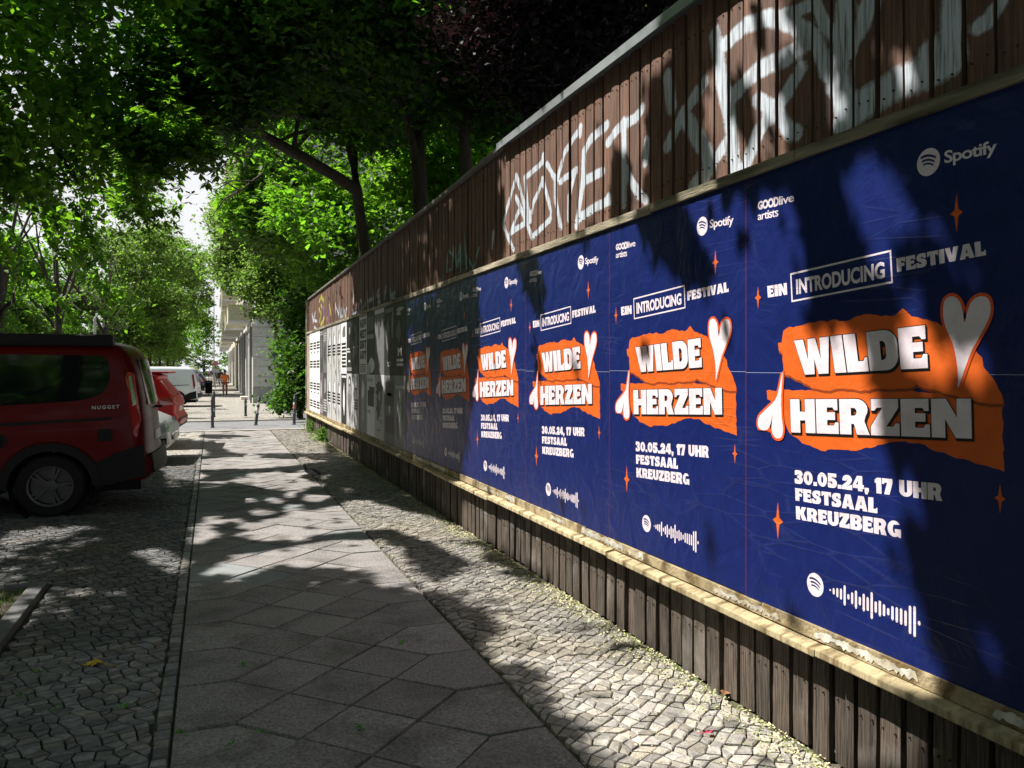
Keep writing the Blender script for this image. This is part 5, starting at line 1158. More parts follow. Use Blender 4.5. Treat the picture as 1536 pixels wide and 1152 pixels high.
def gb_(px, py): 
    p = G(px, py); return p.x, p.y
for (px, py), h, lb, ln, st in (((318.7, 640), .88, 'slim dark bollard with white stickers, leftmost in front of the side road', 0, 4), ((320.8, 624.5), .86, 'dark bollard on the far side of the side road behind the leftmost one', 0, 1),
      ((368.4, 623), .62, 'short brown black bollard in front of the corner house doorway', 0, 1), ((383.5, 636.5), .84, 'leaning pale topped bollard covered in stickers', R(7), 4), ((441, 635.5), .88, 'dark bollard nearest the end of the board fence', R(2), 2)):
    x, y = gb_(px, py); bollard(x, y, h, lb, ln, st)
POLE = mat('grey_pole', (.16, .17, .18), .5, .2, 10, metal=.3)
x, y = gb_(419.7, 619); o = empty('sign_pole', (x, y, -.02)); tag(o, 'tall slim grey pole standing in front of the ivy', 'pole')
MB().lathe([(.03, 0), (.03, 2.9), (.001, 2.91)], 10).build('shaft', POLE, o, smooth=True); MB().lathe([(.036, .0), (.036, .12), (.031, .13)], 10).build('sleeve', POLE, o)
MB().box((-.22, -.035, 2.05), (.02, -.031, 2.35)).build('blue_sign', mat('sign_blue', (.02, .06, .35), .4), o)
WPO = mat('white_pole', (.62, .63, .64), .5, .1, 5)
def lamp(px, Z, hgt, label):
    p = ray(px, 552, Z); o = empty('street_lamp', (p.x, p.y, gz(p.y) - .05)); tag(o, label, 'street lamp')
    MB().lathe([(.09, 0), (.09, .9), (.06, .95), (.045, hgt * .6), (.035, hgt), (.001, hgt + .01)], 10).build('post', WPO, o, smooth=True)
    MB().tube([(0, 0, hgt - .1), (-.5, 0, hgt + .15), (-1.3, 0, hgt + .2)], .03, 6).build('arm', WPO, o); MB().box((-1.9, -.12, hgt + .14), (-1.25, .12, hgt + .26)).build('lamp_head', WPO, o, bevel=.03)
p = ray(142.5, 552, 22); o = empty('parking_sign_post', (p.x, p.y, 0)); tag(o, 'thin pale post rising just behind the roof of the dark red camper', 'post')
MB().lathe([(.03, 0), (.03, 3.0), (.001, 3.02)], 8).build('shaft', WPO, o, smooth=True); MB().lathe([(.038, 0), (.038, .1), (.031, .11)], 8).build('sleeve', POLE, o)
lamp(321, 85, 12.0, 'tall white lamp post far down the street beside the balconies')
x, y = gb_(313, 595); p = ray(313, 552, 54); o = empty('litter_bin', (p.x, p.y, -.25)); tag(o, 'dark litter bin at the pavement edge beyond the parked cars', 'bin')
MB().lathe([(.22, .12), (.25, .95), (.26, .97), (.001, 1.02)], 14).build('bin_body', PLAS, o, smooth=True); MB().box((-.03, -.03, 0), (.03, .03, .14)).build('leg', PLAS, o); MB().lathe([(.27, .85), (.27, .90)], 14).build('rim', POLE, o)
p = ray(323, 552, 72); o = empty('shop_sign', (p.x, p.y, -.25)); tag(o, 'pinkish round sign hanging over the pavement in the far distance', 'sign')
MB().lathe([(.24, -.05), (.26, -.03), (.26, .03), (.24, .05), (.001, .05)], 20, Matrix.Translation((0, 0, 2.25)) @ Matrix.Rotation(R(90), 4, 'X')).build('sign_disc', mat('sign_pink', (.65, .28, .32), .5), o)
MB().box((-.3, -.03, 1.45), (.3, .03, 1.8)).build('sign_board', mat('sign_white', (.6, .62, .66), .5), o); MB().tube([(0, 0, 0), (0, 0, 2.2)], .03, 6).build('post', POLE, o)

# ------------------------------------------------------------------ corner house and street front beyond
PLR = mat('facade_render', (.40, .39, .37), .85, .12, 4, .3, 40)
PLG = mat('plinth_stone', (.30, .30, .29), .85, .15, 4, .3, 40)
PLB = mat('base_blocks', (.58, .57, .54), .85, .12, 5, .3, 40, objvar=.06)
YELB = mat('balcony_yellow', (.50, .47, .30), .8, .12, 5, objvar=.08)
DARKD = mat('dark_opening', (.03, .03, .035), .4, .1, 5)
WINF = mat('window_frame', (.6, .6, .58), .6)
BRN = mat('door_brown', (.10, .06, .045), .6, .2, 8)
VIOL = mat('grey_pillar', (.25, .245, .28), .8, .15, 6, .3, 40, objvar=.15)
c0 = G(379.5, 604.5, 1.85); bx0 = c0.x; by0 = c0.y
bx1 = bx0 + 11; 
house = empty('corner_house', (bx0, by0, -.25)); tag(house, 'grey rusticated corner house with pale yellow balconies beyond the side road', 'apartment house')
def hb(name, a, b_, m, bev=0, par=None): return MB().box(a, b_).build(name, m, par or house, bevel=bev)
LEN = 30; GF = 4.1; HT = 17.5
hb('core_wall', (.30, .02, 0), (11, LEN, HT), PLR)
# end wall facing the camera: stone courses
hb('plinth', (.0, -.06, 0), (11, .018, .85), PLG, .01)
z = .86
while z < GF - .05:
    hb('stone_course', (.0, -.04, z), (11, .018, z + .515), PLB, .012); z += .53
hb('cornice', (-.10, -.14, GF - .06), (11, .3, GF + .12), PLB, .02)
hb('wall_plaque', (.85, -.06, 2.35), (1.15, -.042, 2.7), mat('plaque', (.12, .12, .15), .5)); 
hb('rain_pipe', (2.05, -.14, 0), (2.14, -.05, 9), POLE, .02)
for fl_ in range(4):
    for wx in (1.6, 4.4, 7.2):
        f_ = hb('window', (wx, -.0, 5.2 + fl_ * 3.2), (wx + 1.1, .016, 6.9 + fl_ * 3.2), WINF); hb('pane', (wx + .07, -.004, 5.27 + fl_ * 3.2), (wx + 1.03, -.001, 6.83 + fl_ * 3.2), GLS, 0, f_)
# street front: pillars and recessed shop bays
ypos = [0, 1.9, 4.3, 6.4, 8.8, 11.2, 13.6, 16.0, 18.4, 20.8, 23.2, 25.6, 28.0, 30]
for i, (a_, b_) in enumerate(zip(ypos[:-1], ypos[1:])):
    hb('pillar', (-.02, a_ + .02, 0), (.30, a_ + .72, GF - .08), PLB if i % 2 == 0 else VIOL, .015)
    if i % 3 == 1: hb('shop_door', (.20, a_ + .74, 0), (.26, b_ - .02, 3.2), BRN); hb('fanlight', (.21, a_ + .74, 3.22), (.25, b_ - .02, GF - .1), GLS)
    else:
        hb('bay_wall', (.16, a_ + .74, 0), (.28, b_ + .0, .9), PLG); f_ = hb('shop_window', (.2, a_ + .76, .92), (.26, b_ - .02, GF - .1), WINF); hb('pane', (.18, a_ + .86, 1.0), (.199, b_ - .12, GF - .2), GLS, 0, f_)
hb('step', (-.45, 4.9, .0), (-.03, 6.2, .17), mat('pale_stone', (.5, .48, .43), .8, .1, 6), .02)
hb('down_pipe', (-.14, .1, 0), (-.05, .2, HT), POLE, .02); hb('down_pipe', (-.14, 8.9, 0), (-.05, 9.0, HT), POLE, .02)
hb('street_cornice', (-.16, .31, GF - .06), (.29, LEN, GF + .12), PLB, .02)
def balcony(y0, zf, ln=3.4, dp=1.25, par=None, xo=0):
    par = par or house
    s_ = MB().box((-dp, y0, zf), (-.02, y0 + ln, zf + .14)).build('balcony', PLB, par, bevel=.02)
    mb = MB().box((-dp + .02, y0 + .02, zf + .15), (-dp + .10, y0 + ln - .02, zf + .95)).box((-dp + .101, y0 + .02, zf + .15), (-.03, y0 + .10, zf + .95)).box((-dp + .101, y0 + ln - .10, zf + .15), (-.03, y0 + ln - .02, zf + .95)); mb.build('parapet', YELB, s_)
    MB().box((-dp - .01, y0 - .01, zf + .952), (-.03, y0 + ln + .01, zf + 1.0)).build('coping', PLB, s_) if False else MB().box((-dp - .0, y0 + .0, zf + .952), (-dp + .12, y0 + ln, zf + 1.0)).build('coping', PLB, s_)
for fl_ in range(4):
    zf = GF + .16 + fl_ * 3.2
    for y0 in (.35, 9.2, 18.2, 26.0):
        balcony(y0, zf)
    for y0 in (5.2, 7.2, 14, 16, 23):
        f_ = hb('window', (.27, y0, zf + .9), (.298, y0 + 1.1, zf + 2.5), WINF); hb('pane', (.262, y0 + .07, zf + .97), (.268, y0 + 1.03, zf + 2.43), GLS, 0, f_)
hb('roof_eaves', (-.4, -.3, HT), (11.3, LEN + .3, HT + .35), mat('roof_tiles', (.18, .09, .06), .8, .2, 8))
# next houses in the row
def row_house(y0, ln, ht, wallm, label, dx=0.0):
    o = empty('row_house', (bx0 + dx, by0 + y0, -.25)); tag(o, label, 'apartment house')
    MB().box((.3, 0, 0), (11, ln, ht)).build('wall', wallm, o); MB().box((.0, 0, ht), (11.2, ln, ht + .4)).build('roof', MATS['roof_tiles'], o)
    y = .6; k = 0
    while y < ln - 1.4:
        MB().box((.1, y - .5, 0), (.299, y, 4.0)).build('pillar', PLB, o); MB().box((.26, y + .1, .4), (.299, y + 1.5, 3.4)).build('shop_window', GLS, o)
        for f_ in range(int((ht - 4.5) / 3.2)):
            w_ = MB().box((.27, y + .2, 5.1 + f_ * 3.2), (.299, y + 1.4, 6.8 + f_ * 3.2)).build('window', WINF, o); MB().box((.262, y + .27, 5.17 + f_ * 3.2), (.268, y + 1.33, 6.73 + f_ * 3.2)).build('pane', GLS, w_)
            if k % 3 == 1: balcony(y + .1, 4.3 + f_ * 3.2, 2.6, 1.1, o)
        y += 2.4; k += 1
row_house(LEN + .02, 22, 18, mat('facade_cream', (.50, .45, .33), .85, .1, 4, .2, 40), 'cream house with balconies behind the corner house')
row_house(LEN + 22.06, 30, 17, mat('facade_pale', (.46, .45, .42), .85, .1, 4, .2, 40), 'pale house farthest along the right side of the street', .1)

# ------------------------------------------------------------------ people
def skin_body(name, verts, edges, rad, m, parent, sub=1):
    me = bpy.data.meshes.new(name); me.from_pydata(verts, edges, []); ob = bpy.data.objects.new(name, me); COL.objects.link(ob)
    ob.modifiers.new('s', 'SKIN'); sv = me.skin_vertices[0].data
    for i, r_ in enumerate(rad): sv[i].radius = (r_, r_ * .85) if not isinstance(r_, tuple) else r_
    sv[0].use_root = True
    su = ob.modifiers.new('u', 'SUBSURF'); su.levels = sub; su.render_levels = sub
    dg = bpy.context.evaluated_depsgraph_get(); new = bpy.data.meshes.new_from_object(ob.evaluated_get(dg)); bpy.data.objects.remove(ob)
    for p_2 in new.polygons: p_2.use_smooth = True
    new.materials.clear(); return link(name, new, m, parent)
SKN = {'dark': mat('skin_dark', (.10, .045, .025), .5), 'fair': mat('skin_fair', (.5, .3, .22), .5)}
HAIR = mat('hair', (.012, .009, .008), .6)
def person(loc, rz, hgt, skin, top, bottom, label, short=True, bag=None, seed=0):
    o = empty('person', loc, rz); tag(o, label, 'person', None); k = hgt / 1.75; s_ = lambda v: (v[0] * k, v[1] * k, v[2] * k)
    rg_ = random.Random(seed); st = rg_.uniform(.10, .2)
    V = [(0, 0, .95), (0, 0, 1.15), (0, 0, 1.36), (0, 0, 1.47), (0, .0, 1.53), (0, .01, 1.66), (0, .01, 1.72),
         (.10, 0, .90), (.11, st * .6, .50), (.11, st * .2, .09), (.11, st * .2 + .14, .03), (-.10, 0, .90), (-.11, -st * .4, .50), (-.11, -st * 1.6, .10), (-.11, -st * 1.6 + .12, .03),
         (.19, 0, 1.38), (.25, -.04, 1.12), (.24, .06, .90), (.24, .10, .80), (-.19, 0, 1.38), (-.25, .03, 1.12), (-.25, -.02, .90), (-.25, .0, .80)]
    E = [(0, 1), (1, 2), (2, 3), (3, 4), (4, 5), (5, 6), (0, 7), (7, 8), (8, 9), (9, 10), (0, 11), (11, 12), (12, 13), (13, 14), (2, 15), (15, 16), (16, 17), (17, 18), (2, 19), (19, 20), (20, 21), (21, 22)]
    Rd = [.13, .12, .13, .06, .05, .092, .05, .085, .055, .038, .032, .085, .055, .038, .032, .052, .042, .032, .03, .052, .042, .032, .03]
    skin_body('body', [s_(v) for v in V], E, [r_ * k for r_ in Rd], SKN[skin], o)
    # shirt and trousers
    V2 = [(0, 0, .86), (0, 0, 1.12), (0, 0, 1.36), (0, 0, 1.45), (.19, 0, 1.385), (.255, -.04, 1.14), (-.19, 0, 1.385), (-.255, .03, 1.14)]
    skin_body('shirt', [s_(v) for v in V2], [(0, 1), (1, 2), (2, 3), (2, 4), (4, 5), (2, 6), (6, 7)], [.19 * k, .175 * k, .165 * k, .085 * k, .085 * k, .075 * k, .085 * k, .075 * k], top, o)
    zb = .45 if short else .14; f_ = .8 if short else 1
    V3 = [(0, 0, .95), (.10, 0, .88), (.112, st * .55, zb + .1), (-.10, 0, .88), (-.112, -st * .45, zb + .1)]
    if not short: V3[2] = (.112, st * .2, .16); V3[4] = (-.112, -st * 1.4, .16)
    skin_body('trousers', [s_(v) for v in V3], [(0, 1), (1, 2), (0, 3), (3, 4)], [.15 * k, .10 * k, .075 * k, .10 * k, .075 * k], bottom, o)
    V4 = [(0, -.02, 1.62), (0, -.015, 1.70), (0, 0, 1.75)]
    skin_body('hair', [s_(v) for v in V4], [(0, 1), (1, 2)], [.085 * k, .10 * k, .07 * k], HAIR, o)
    if bag: MB().box((-.30 * k, -.1 * k, .62 * k), (-.24 * k, .12 * k, .98 * k)).build('bag', bag, o, bevel=.02)
    return o
TOR = mat('orange_cloth', (.62, .17, .03), .85, .1, 12); TBL = mat('blue_cloth', (.35, .42, .5), .85); TDK = mat('dark_cloth', (.03, .03, .04), .9); TBG = mat('beige_cloth', (.45, .38, .28), .9); TVI = mat('violet_cloth', (.10, .07, .22), .85); TWH = mat('white_cloth', (.6, .6, .62), .85); TRD = mat('rust_cloth', (.22, .07, .05), .85)
def pp(px, fy): 
    Z = 1195 * 1.85 / (fy - 552); return ray(px, 552, Z).to_2d()
for (px, fy), hgt, sk, tp, bt, sh, bag, lb in (
    ((337.3, 594.8), 1.72, 'dark', TOR, TRD, False, TWH, 'person in a wide orange shirt walking away past the corner house'),
    ((327, 579), 1.80, 'fair', TBL, TDK, True, None, 'person in a pale blue shirt and dark shorts ahead of the one in orange'),
    ((323.6, 576), 1.72, 'dark', TDK, TBG, True, None, 'person in a dark top and beige shorts beside the one in pale blue'),
    ((330, 580), 1.76, 'dark', TDK, TDK, False, None, 'person in dark clothes half hidden behind the one in orange'),
    ((318.4, 571), 1.78, 'fair', TVI, TBG, True, None, 'small far person in a violet top on the bright pavement'),
    ((313.8, 571), 1.75, 'fair', TWH, TRD, True, None, 'small far person in a white top left of the one in violet')):
    p = pp(px, fy); person((p.x, p.y, gz(p.y)), R(8), hgt, sk, tp, bt, lb, sh, bag, int(px * 3))

# ------------------------------------------------------------------ pigeon, leaves, litter
p = G(466, 720); o = empty('pigeon', (p.x, p.y, 0), R(140)); tag(o, 'small dark pigeon standing on the pavement by the fence', 'bird'); PG = mat('feathers', (.05, .052, .06), .6, .3, 30)
skin_body('body', [(-.15, 0, .075), (-.07, 0, .10), (.0, 0, .12), (.06, 0, .125), (.09, 0, .165), (.10, 0, .20), (.125, 0, .20), (.15, 0, .195)], [(i, i + 1) for i in range(7)], [.012, .035, .05, .045, .026, .022, .012, .004], PG, o)
for sd in (-1, 1):
    MB().tube([(.01, sd * .02, .085), (.015, sd * .022, .03), (.01, sd * .022, .004)], [.007, .004, .004], 6).tube([(.01, sd * .022, .004), (.045, sd * .03, .003)], .003, 5).build('leg', mat('pink_leg', (.35, .12, .1), .6), o)
    link('wing', poly_mesh('w', smooth_loop([(.04, .15), (-.02, .16), (-.10, .12), (-.17, .08), (-.08, .09), (.02, .11)], 2), 1), mat('wing_grey', (.09, .095, .11), .6), o, (0, sd * .042, 0))
def maple(name, x, y, rz, size, m, label, cat='leaf'):
    pts = [(0, 0), (.28, -.30), (.62, -.36), (.50, -.16), (.95, -.22), (.80, -.04), (1.05, .10), (.70, .12), (.82, .34), (.45, .22), (.42, .42), (.15, .25)]
    v = [((a - .4) * size, b * size * .9, .012 + .012 * math.sin(a * 5 + b * 4)) for a, b in pts]; n = len(v); v.append((0.05 * size, 0, .012))
    mb = MB(); mb.v = v; mb.f = [(i, (i + 1) % n, n) for i in range(n)]; mb.tube([(-.4 * size, 0, .012), (-.75 * size, .03, .006), (-1.1 * size, .02, .01)], .0016, 5)
    o = mb.build(name, m, None); o.location = (x, y, .002); o.rotation_euler = (0, 0, rz); tag(o, label, cat); return o
YLF = mat('yellow_leaf', (.55, .36, .02), .6, .25, 30); BLF = mat('brown_leaf', (.25, .12, .05), .7, .3, 30); PKP = mat('pink_paper', (.6, .06, .16), .6)
p = G(143, 998); maple('yellow_leaf', p.x, p.y, R(158), .115, YLF, 'bright yellow fallen maple leaf lying on the dark cobbles')
p = G(1088, 1042); maple('brown_leaf', p.x, p.y, R(40), .10, BLF, 'curled pale brown leaf lying against the foot of the fence')
p = G(1063, 1103); maple('pink_scrap', p.x, p.y, R(10), .045, PKP, 'tiny pink paper scrap on the sunlit cobbles', 'litter')
GLF = mat('green_leaf_bit', (.08, .26, .03), .6, .2, 20)
gl = [((57, 1011), 'small green sprig on the dark cobbles left of the yellow leaf'), ((87, 1065), 'green sprig on the cobbles below the yellow leaf'), ((30, 1045), 'green sprig on the cobbles near the left edge of the photo'), ((187, 1062), 'green sprig on a pale cobble near the slabs'), ((365, 1000), 'green sprig on the shaded slabs in the middle foreground'), ((390, 1102), 'green sprig on the smooth dark slab'), ((347, 1120), 'green sprig near the lower edge of the smooth dark slab'), ((270, 1102), 'green sprig on the cobble border row'), ((602, 966), 'green sprig on the slab at the sunlit edge'), ((540, 1095), 'green sprig on the dark slab at the bottom of the photo')]
for i, ((px, py), lb) in enumerate(gl):
    p = G(px, py); maple('green_sprig', p.x, p.y, i * 1.3, .045, GLF, lb, 'leaf')
# blossom litter along the foot of the fence and in the joints
rg = np.random.default_rng(8)
def litter(name, m, x, y, z, size, label, seed):
    rg_ = np.random.default_rng(seed); n = len(x); a = rg_.uniform(0, 6.28, n); s_ = rg_.uniform(.5, 1.4, n) * size; el = rg_.uniform(.3, 1, n); V = np.zeros((n, 4, 3)); c, s2 = np.cos(a), np.sin(a)
    for k, (u, v) in enumerate(((-1, -.3), (.2, -1), (1, .3), (-.2, 1))):
        V[:, k, 0] = x + (u * c - v * el * s2) * s_; V[:, k, 1] = y + (u * s2 + v * el * c) * s_; V[:, k, 2] = z + rg_.uniform(0, 1, n) * s_ * 1.2
    o = link(name, mesh_np(name, V.reshape(-1, 3), 4, np.arange(4 * n)), m); tag(o, label, 'litter', kind='stuff'); return o
BLS = mat('dry_blossom', (.52, .48, .28), .9, island=.35); BLS2 = mat('green_blossom', (.30, .36, .10), .9, island=.4)
n = 15000; x = 2.345 - np.abs(rg.normal(0, .085, n)); y = rg.uniform(1.8, 20, n); clump = np.sin(y * 5.3) * .5 + np.sin(y * 13.1) * .3; keep = rg.random(n) < (.55 + .4 * clump)
litter('blossom_litter', BLS, x[keep], y[keep], .003, .006, 'dry pale blossom litter along the foot of the fence', 2)
n = 6000; x = 2.33 - np.abs(rg.normal(0, .12, n)); y = rg.uniform(1.8, 20, n); litter('green_litter', BLS2, x, y, .003, .005, 'greenish bits among the litter along the fence', 3)
n = 3500; x = rg.uniform(1.3, 2.3, n); y = rg.uniform(1.8, 14, n); litter('scattered_bits', BLS, x, y, .001, .0045, 'scattered pale bits on the cobbles', 5)
n = 2500; x = rg.uniform(-2, 1.4, n); y = rg.uniform(2.6, 12, n); litter('scattered_flecks', BLS, x, y, .001, .003, 'tiny flecks on the pavement', 6)
# weeds at the far foot of the fence
def weed(px, py, h, n, label, seed):
    p = G(px, py); rgw = np.random.default_rng(seed); N_ = n
    o = empty('weed', (p.x, p.y, 0)); tag(o, label, 'weed')
    a = rgw.uniform(0, 6.28, N_); r_ = np.abs(rgw.normal(0, .12, N_)); c = np.c_[r_ * np.cos(a), r_ * np.sin(a) * 1.6, rgw.uniform(.02, 1, N_) * h * (1 - r_)]
    link('leaves', leaf_mesh(c, .075, .5, rgw), GRASS, o); MB().tube([(0, 0, 0), (.02, 0, h * .6)], .004, 5).tube([(0, 0, 0), (-.04, .05, h * .5)], .004, 5).build('stem', GLF, o)
# ------------------------------------------------------------------ trees
def leaf_mesh(C, size, droop, rng, aspect=.62, palmate=False):
    """one folded blade (two triangles) per centre"""
    n = len(C); a = rng.uniform(0, 2 * np.pi, n); el = rng.normal(-droop, .45, n); s_ = size * rng.uniform(.45, 1.5, n)
    d = np.c_[np.cos(a) * np.cos(el), np.sin(a) * np.cos(el), np.sin(el)]
    up = np.c_[rng.normal(0, .45, n), rng.normal(0, .45, n), np.ones(n)]
    sd_ = np.cross(d, up); sd_ /= np.linalg.norm(sd_, axis=1)[:, None] + 1e-9; nn = np.cross(sd_, d)
    V = np.zeros((n, 4, 3)); h = (s_ * .5)[:, None]; w_ = (s_ * aspect * .5)[:, None]; f = (s_ * .10)[:, None]
    V[:, 0] = C - d * h; V[:, 1] = C + sd_ * w_ + nn * f - d * h * .05; V[:, 2] = C + d * h; V[:, 3] = C - sd_ * w_ + nn * f - d * h * .05
    idx = np.arange(4 * n).reshape(n, 4); T = np.concatenate([idx[:, [0, 1, 2]], idx[:, [0, 2, 3]]], axis=1).reshape(-1)
    return mesh_np('leaves', V.reshape(-1, 3), 3, T)
def palm_mesh(C, size, rng):
    """five-fingered leaves"""
    n = len(C); a = rng.uniform(0, 2 * np.pi, n); s_ = size * rng.uniform(.7, 1.2, n); tilt = rng.normal(0, .35, (n, 2)); droop = rng.uniform(.15, .7, n); V = []; 
    for k, (ang, l) in enumerate(((0, 1), (.75, .9), (-.75, .9), (1.5, .65), (-1.5, .65))):
        th = a + ang; d = np.c_[np.cos(th), np.sin(th), -droop + tilt[:, 0] * np.cos(th) + tilt[:, 1] * np.sin(th)]; d /= np.linalg.norm(d, axis=1)[:, None]
        sd_ = np.c_[-np.sin(th), np.cos(th), np.zeros(n)]; L_ = (s_ * l)[:, None]; w_ = L_ * .17
        q = np.zeros((n, 4, 3)); q[:, 0] = C; q[:, 1] = C + d * L_ * .62 + sd_ * w_ ; q[:, 2] = C + d * L_; q[:, 3] = C + d * L_ * .62 - sd_ * w_
        q[:, 1:, 2] -= (s_ * .05)[:, None] * k * .2; V.append(q)
    V = np.stack(V, 1).reshape(-1, 3); m_ = len(V) // 4; idx = np.arange(4 * m_).reshape(m_, 4); T = np.concatenate([idx[:, [0, 1, 2]], idx[:, [0, 2, 3]]], axis=1).reshape(-1)
    return mesh_np('leaves', V, 3, T)
def blob_points(blobs, rng, clump=34, sig=.24):
    out = []
    for (cx, cy, cz, rx, ry, rz, n) in blobs:
        k = max(3, int(n / clump)); u = rng.normal(0, 1, (k, 3)); u /= np.linalg.norm(u, axis=1)[:, None]; r_ = rng.uniform(.25, 1, k) ** .55
        c = np.array([cx, cy, cz]) + u * r_[:, None] * np.array([rx, ry, rz])
        cs = rng.uniform(.6, 1.5, k) * sig
        i = rng.integers(0, k, n); out.append(c[i] + rng.normal(0, 1, (n, 3)) * cs[i][:, None] * np.array([1, 1, .55]))
    return np.concatenate(out)
def limbs(mb, base, blobs, r0, rng, twigs=4):
    """trunk then limbs towards each foliage mass"""
    top = Vector(base[-1])
    for b_ in blobs:
        tgt = Vector(b_[:3]); k = rng.uniform(.35, .95); st = Vector(base[-2]).lerp(top, k) if len(base) > 1 else top
        mid = st.lerp(tgt, .5) + Vector((rng.uniform(-.3, .3), rng.uniform(-.3, .3), rng.uniform(.1, .5)))
        rr_ = r0 * rng.uniform(.3, .5); mb.tube([st, st.lerp(mid, .5) + Vector((0, 0, .1)), mid, mid.lerp(tgt, .6), tgt], [rr_, rr_ * .85, rr_ * .65, rr_ * .4, rr_ * .15], 6)
        for _ in range(twigs):
            e = tgt + Vector((rng.uniform(-1, 1) * b_[3] * .8, rng.uniform(-1, 1) * b_[4] * .8, rng.uniform(-.7, .9) * b_[5])); s2 = mid.lerp(tgt, rng.uniform(0, .9))
            mb.tube([s2, s2.lerp(e, .5) + Vector((0, 0, .15)), e], [rr_ * .35, rr_ * .22, rr_ * .06], 5)
def tree(name, label, base, blobs, r0, size, lm, seed, cat='tree', group=None, cull=True, palm=0.0, trunk=True, droop=.35, sig=.24, clump=34):
    """base: list of trunk points (world), blobs: (x, y, z, rx, ry, rz, leaves)"""
    rng = np.random.default_rng(seed); rp = random.Random(seed); root = empty(name, tuple(base[0])); tag(root, label, cat, group); O_ = np.array(base[0])
    P = blob_points(blobs, rng, clump, sig)
    if cull: P = P[keep_leaf(P, rng)]
    if palm > 0:
        k = int(len(P) * palm); link('crown_tips', palm_mesh(P[:k] - O_, size * 1.25, rng), lm, root); P = P[k:]
    link('crown', leaf_mesh(P - O_, size, droop, rng), lm, root)
    if trunk:
        mb = MB(); n = len(base); rad = [r0 * (1.25 if i == 0 else 1 - .35 * i / n) for i in range(n)]; mb.tube(base, rad, 10); limbs(mb, base, blobs[:9] if not name.startswith('linden') else sorted(blobs, key=lambda q: q[0])[:4], r0, rp, 0 if name.startswith('linden') else 4)
        mb.v = [tuple(Vector(v) - Vector(base[0])) for v in mb.v]; mb.build('trunk', BARK, root, smooth=True)
    return root
def ring_blobs(cx, cy, cz, R_, H_, n, leaves, seed, rr_=(1.2, 1.2, .8)):
    r_ = random.Random(seed); out = []
    for i in range(n):
        a = 6.283 * i / n + r_.uniform(-.4, .4); q = r_.uniform(.25, .95); zz = r_.uniform(-1, 1)
        k = math.sqrt(max(.15, 1 - zz * zz * .7)); out.append((cx + R_ * q * k * math.cos(a * 2.4), cy + R_ * q * k * math.sin(a * 2.4), cz + H_ * zz, rr_[0] * r_.uniform(.8, 1.3), rr_[1] * r_.uniform(.8, 1.3), rr_[2] * r_.uniform(.8, 1.2), leaves // n))
    return out
def RB(px, py, Z, rx, ry, rz, n): p = ray(px, py, Z); return (p.x, p.y, p.z, rx, ry, rz, n)

# street tree standing in the pit left of the camera: its crown roofs the pavement
b1 = ring_blobs(-3.2, 5.0, 7.5, 5.2, 1.7, 26, 86000, 1, (1.6, 1.6, .9)) + [(-.5, 3.6, 6.7, 1.5, 1.2, .5, 11000), (.6, 3.4, 6.2, .9, 1.0, .4, 5000), (-1.0, 8.5, 6.2, 1.8, 1.6, .8, 4500), (-2.2, 9.5, 6.0, 1.6, 1.6, .8, 4500), (.2, 5.5, 7.0, 1.5, 2, .8, 4500)]
tree('linden_tree', 'linden tree whose dark crown hangs over the near pavement at the upper left', [(-2.5, 4.9, -.1), (-2.5, 4.9, 1.5), (-2.4, 5.0, 3.2), (-2.3, 5.2, 5.4)], b1, .19, .15, LEAF_B, 11, palm=.12)
b2 = [RB(a_, b_, 11.6, .30, .30, .18, 420) for a_, b_ in SEAM_PX] + ring_blobs(-4.5, 12.4, 6.9, 4.2, 2.0, 24, 88000, 2, (1.5, 1.5, .9)) + [(-.4, 12.4, 8.6, 1.8, 2.2, .8, 9000), (0, 15, 8.8, 1.6, 1.6, .7, 5000), RB(40, 230, 12.5, 1.0, .8, .5, 3000), RB(60, 330, 14, 1.0, 1.0, .7, 3500), RB(150, 280, 14, .9, .9, .5, 2200), (-2.8, 11.6, 4.6, 1.2, 1.2, .9, 6000), (-1.6, 13.6, 5.5, 1.2, 1.3, .8, 5000), (-3.8, 13.0, 4.3, 1.2, 1.2, .9, 5000)]
tree('linden_tree', 'linden tree with sunlit drooping twigs above the dark red camper', [(-4.0, 12.5, -.1), (-4.0, 12.5, 1.6), (-3.8, 12.5, 3.4), (-3.5, 12.4, 5.2)], b2, .17, .135, LEAF_A, 12, droop=.6, palm=.045)
b3 = ring_blobs(-5.8, 20.5, 6.2, 3.9, 3.0, 22, 84000, 3, (1.4, 1.4, .95)) + [(-4.2, 20, 4.0, 1.4, 1.4, .9, 5000), (-6.4, 19.5, 3.8, 1.6, 1.4, .9, 5000)]
tree('linden_tree', 'dense linden tree behind the silver and red cars', [(-6.2, 20.6, -.1), (-6.2, 20.6, 2), (-6, 20.5, 4.6)], b3 + [RB(85, 280, 21, 1.3, 1.2, .8, 5000), RB(130, 300, 22, 1.3, 1.2, .8, 4500), RB(20, 320, 23, 1.6, 1.2, 1.0, 6500), RB(90, 370, 24, 1.6, 1.2, 1.0, 6500), RB(160, 330, 25, 1.4, 1.2, 1.0, 5000), RB(100, 290, 19, 1.5, 1.2, .9, 6500), RB(20, 380, 17, 1.0, 1.2, .9, 5000), RB(90, 450, 18, 1.2, 1.0, .7, 5000), RB(40, 300, 18, 1.3, 1.2, .9, 6500), RB(120, 330, 18.5, 1.2, 1.2, .8, 4500), RB(185, 270, 18, .9, .9, .5, 2500), RB(60, 410, 19, 1.4, 1.2, .9, 5500), RB(150, 400, 20, 1.2, 1.2, .8, 5000), RB(205, 340, 21, .9, .9, .6, 2500), RB(40, 475, 19, 1.4, 1.2, .6, 4500), RB(130, 470, 20, 1.3, 1.2, .6, 4500), RB(215, 430, 24, 1.1, 1.2, .8, 3500)], .17, .135, LEAF_A, 13, droop=.5)
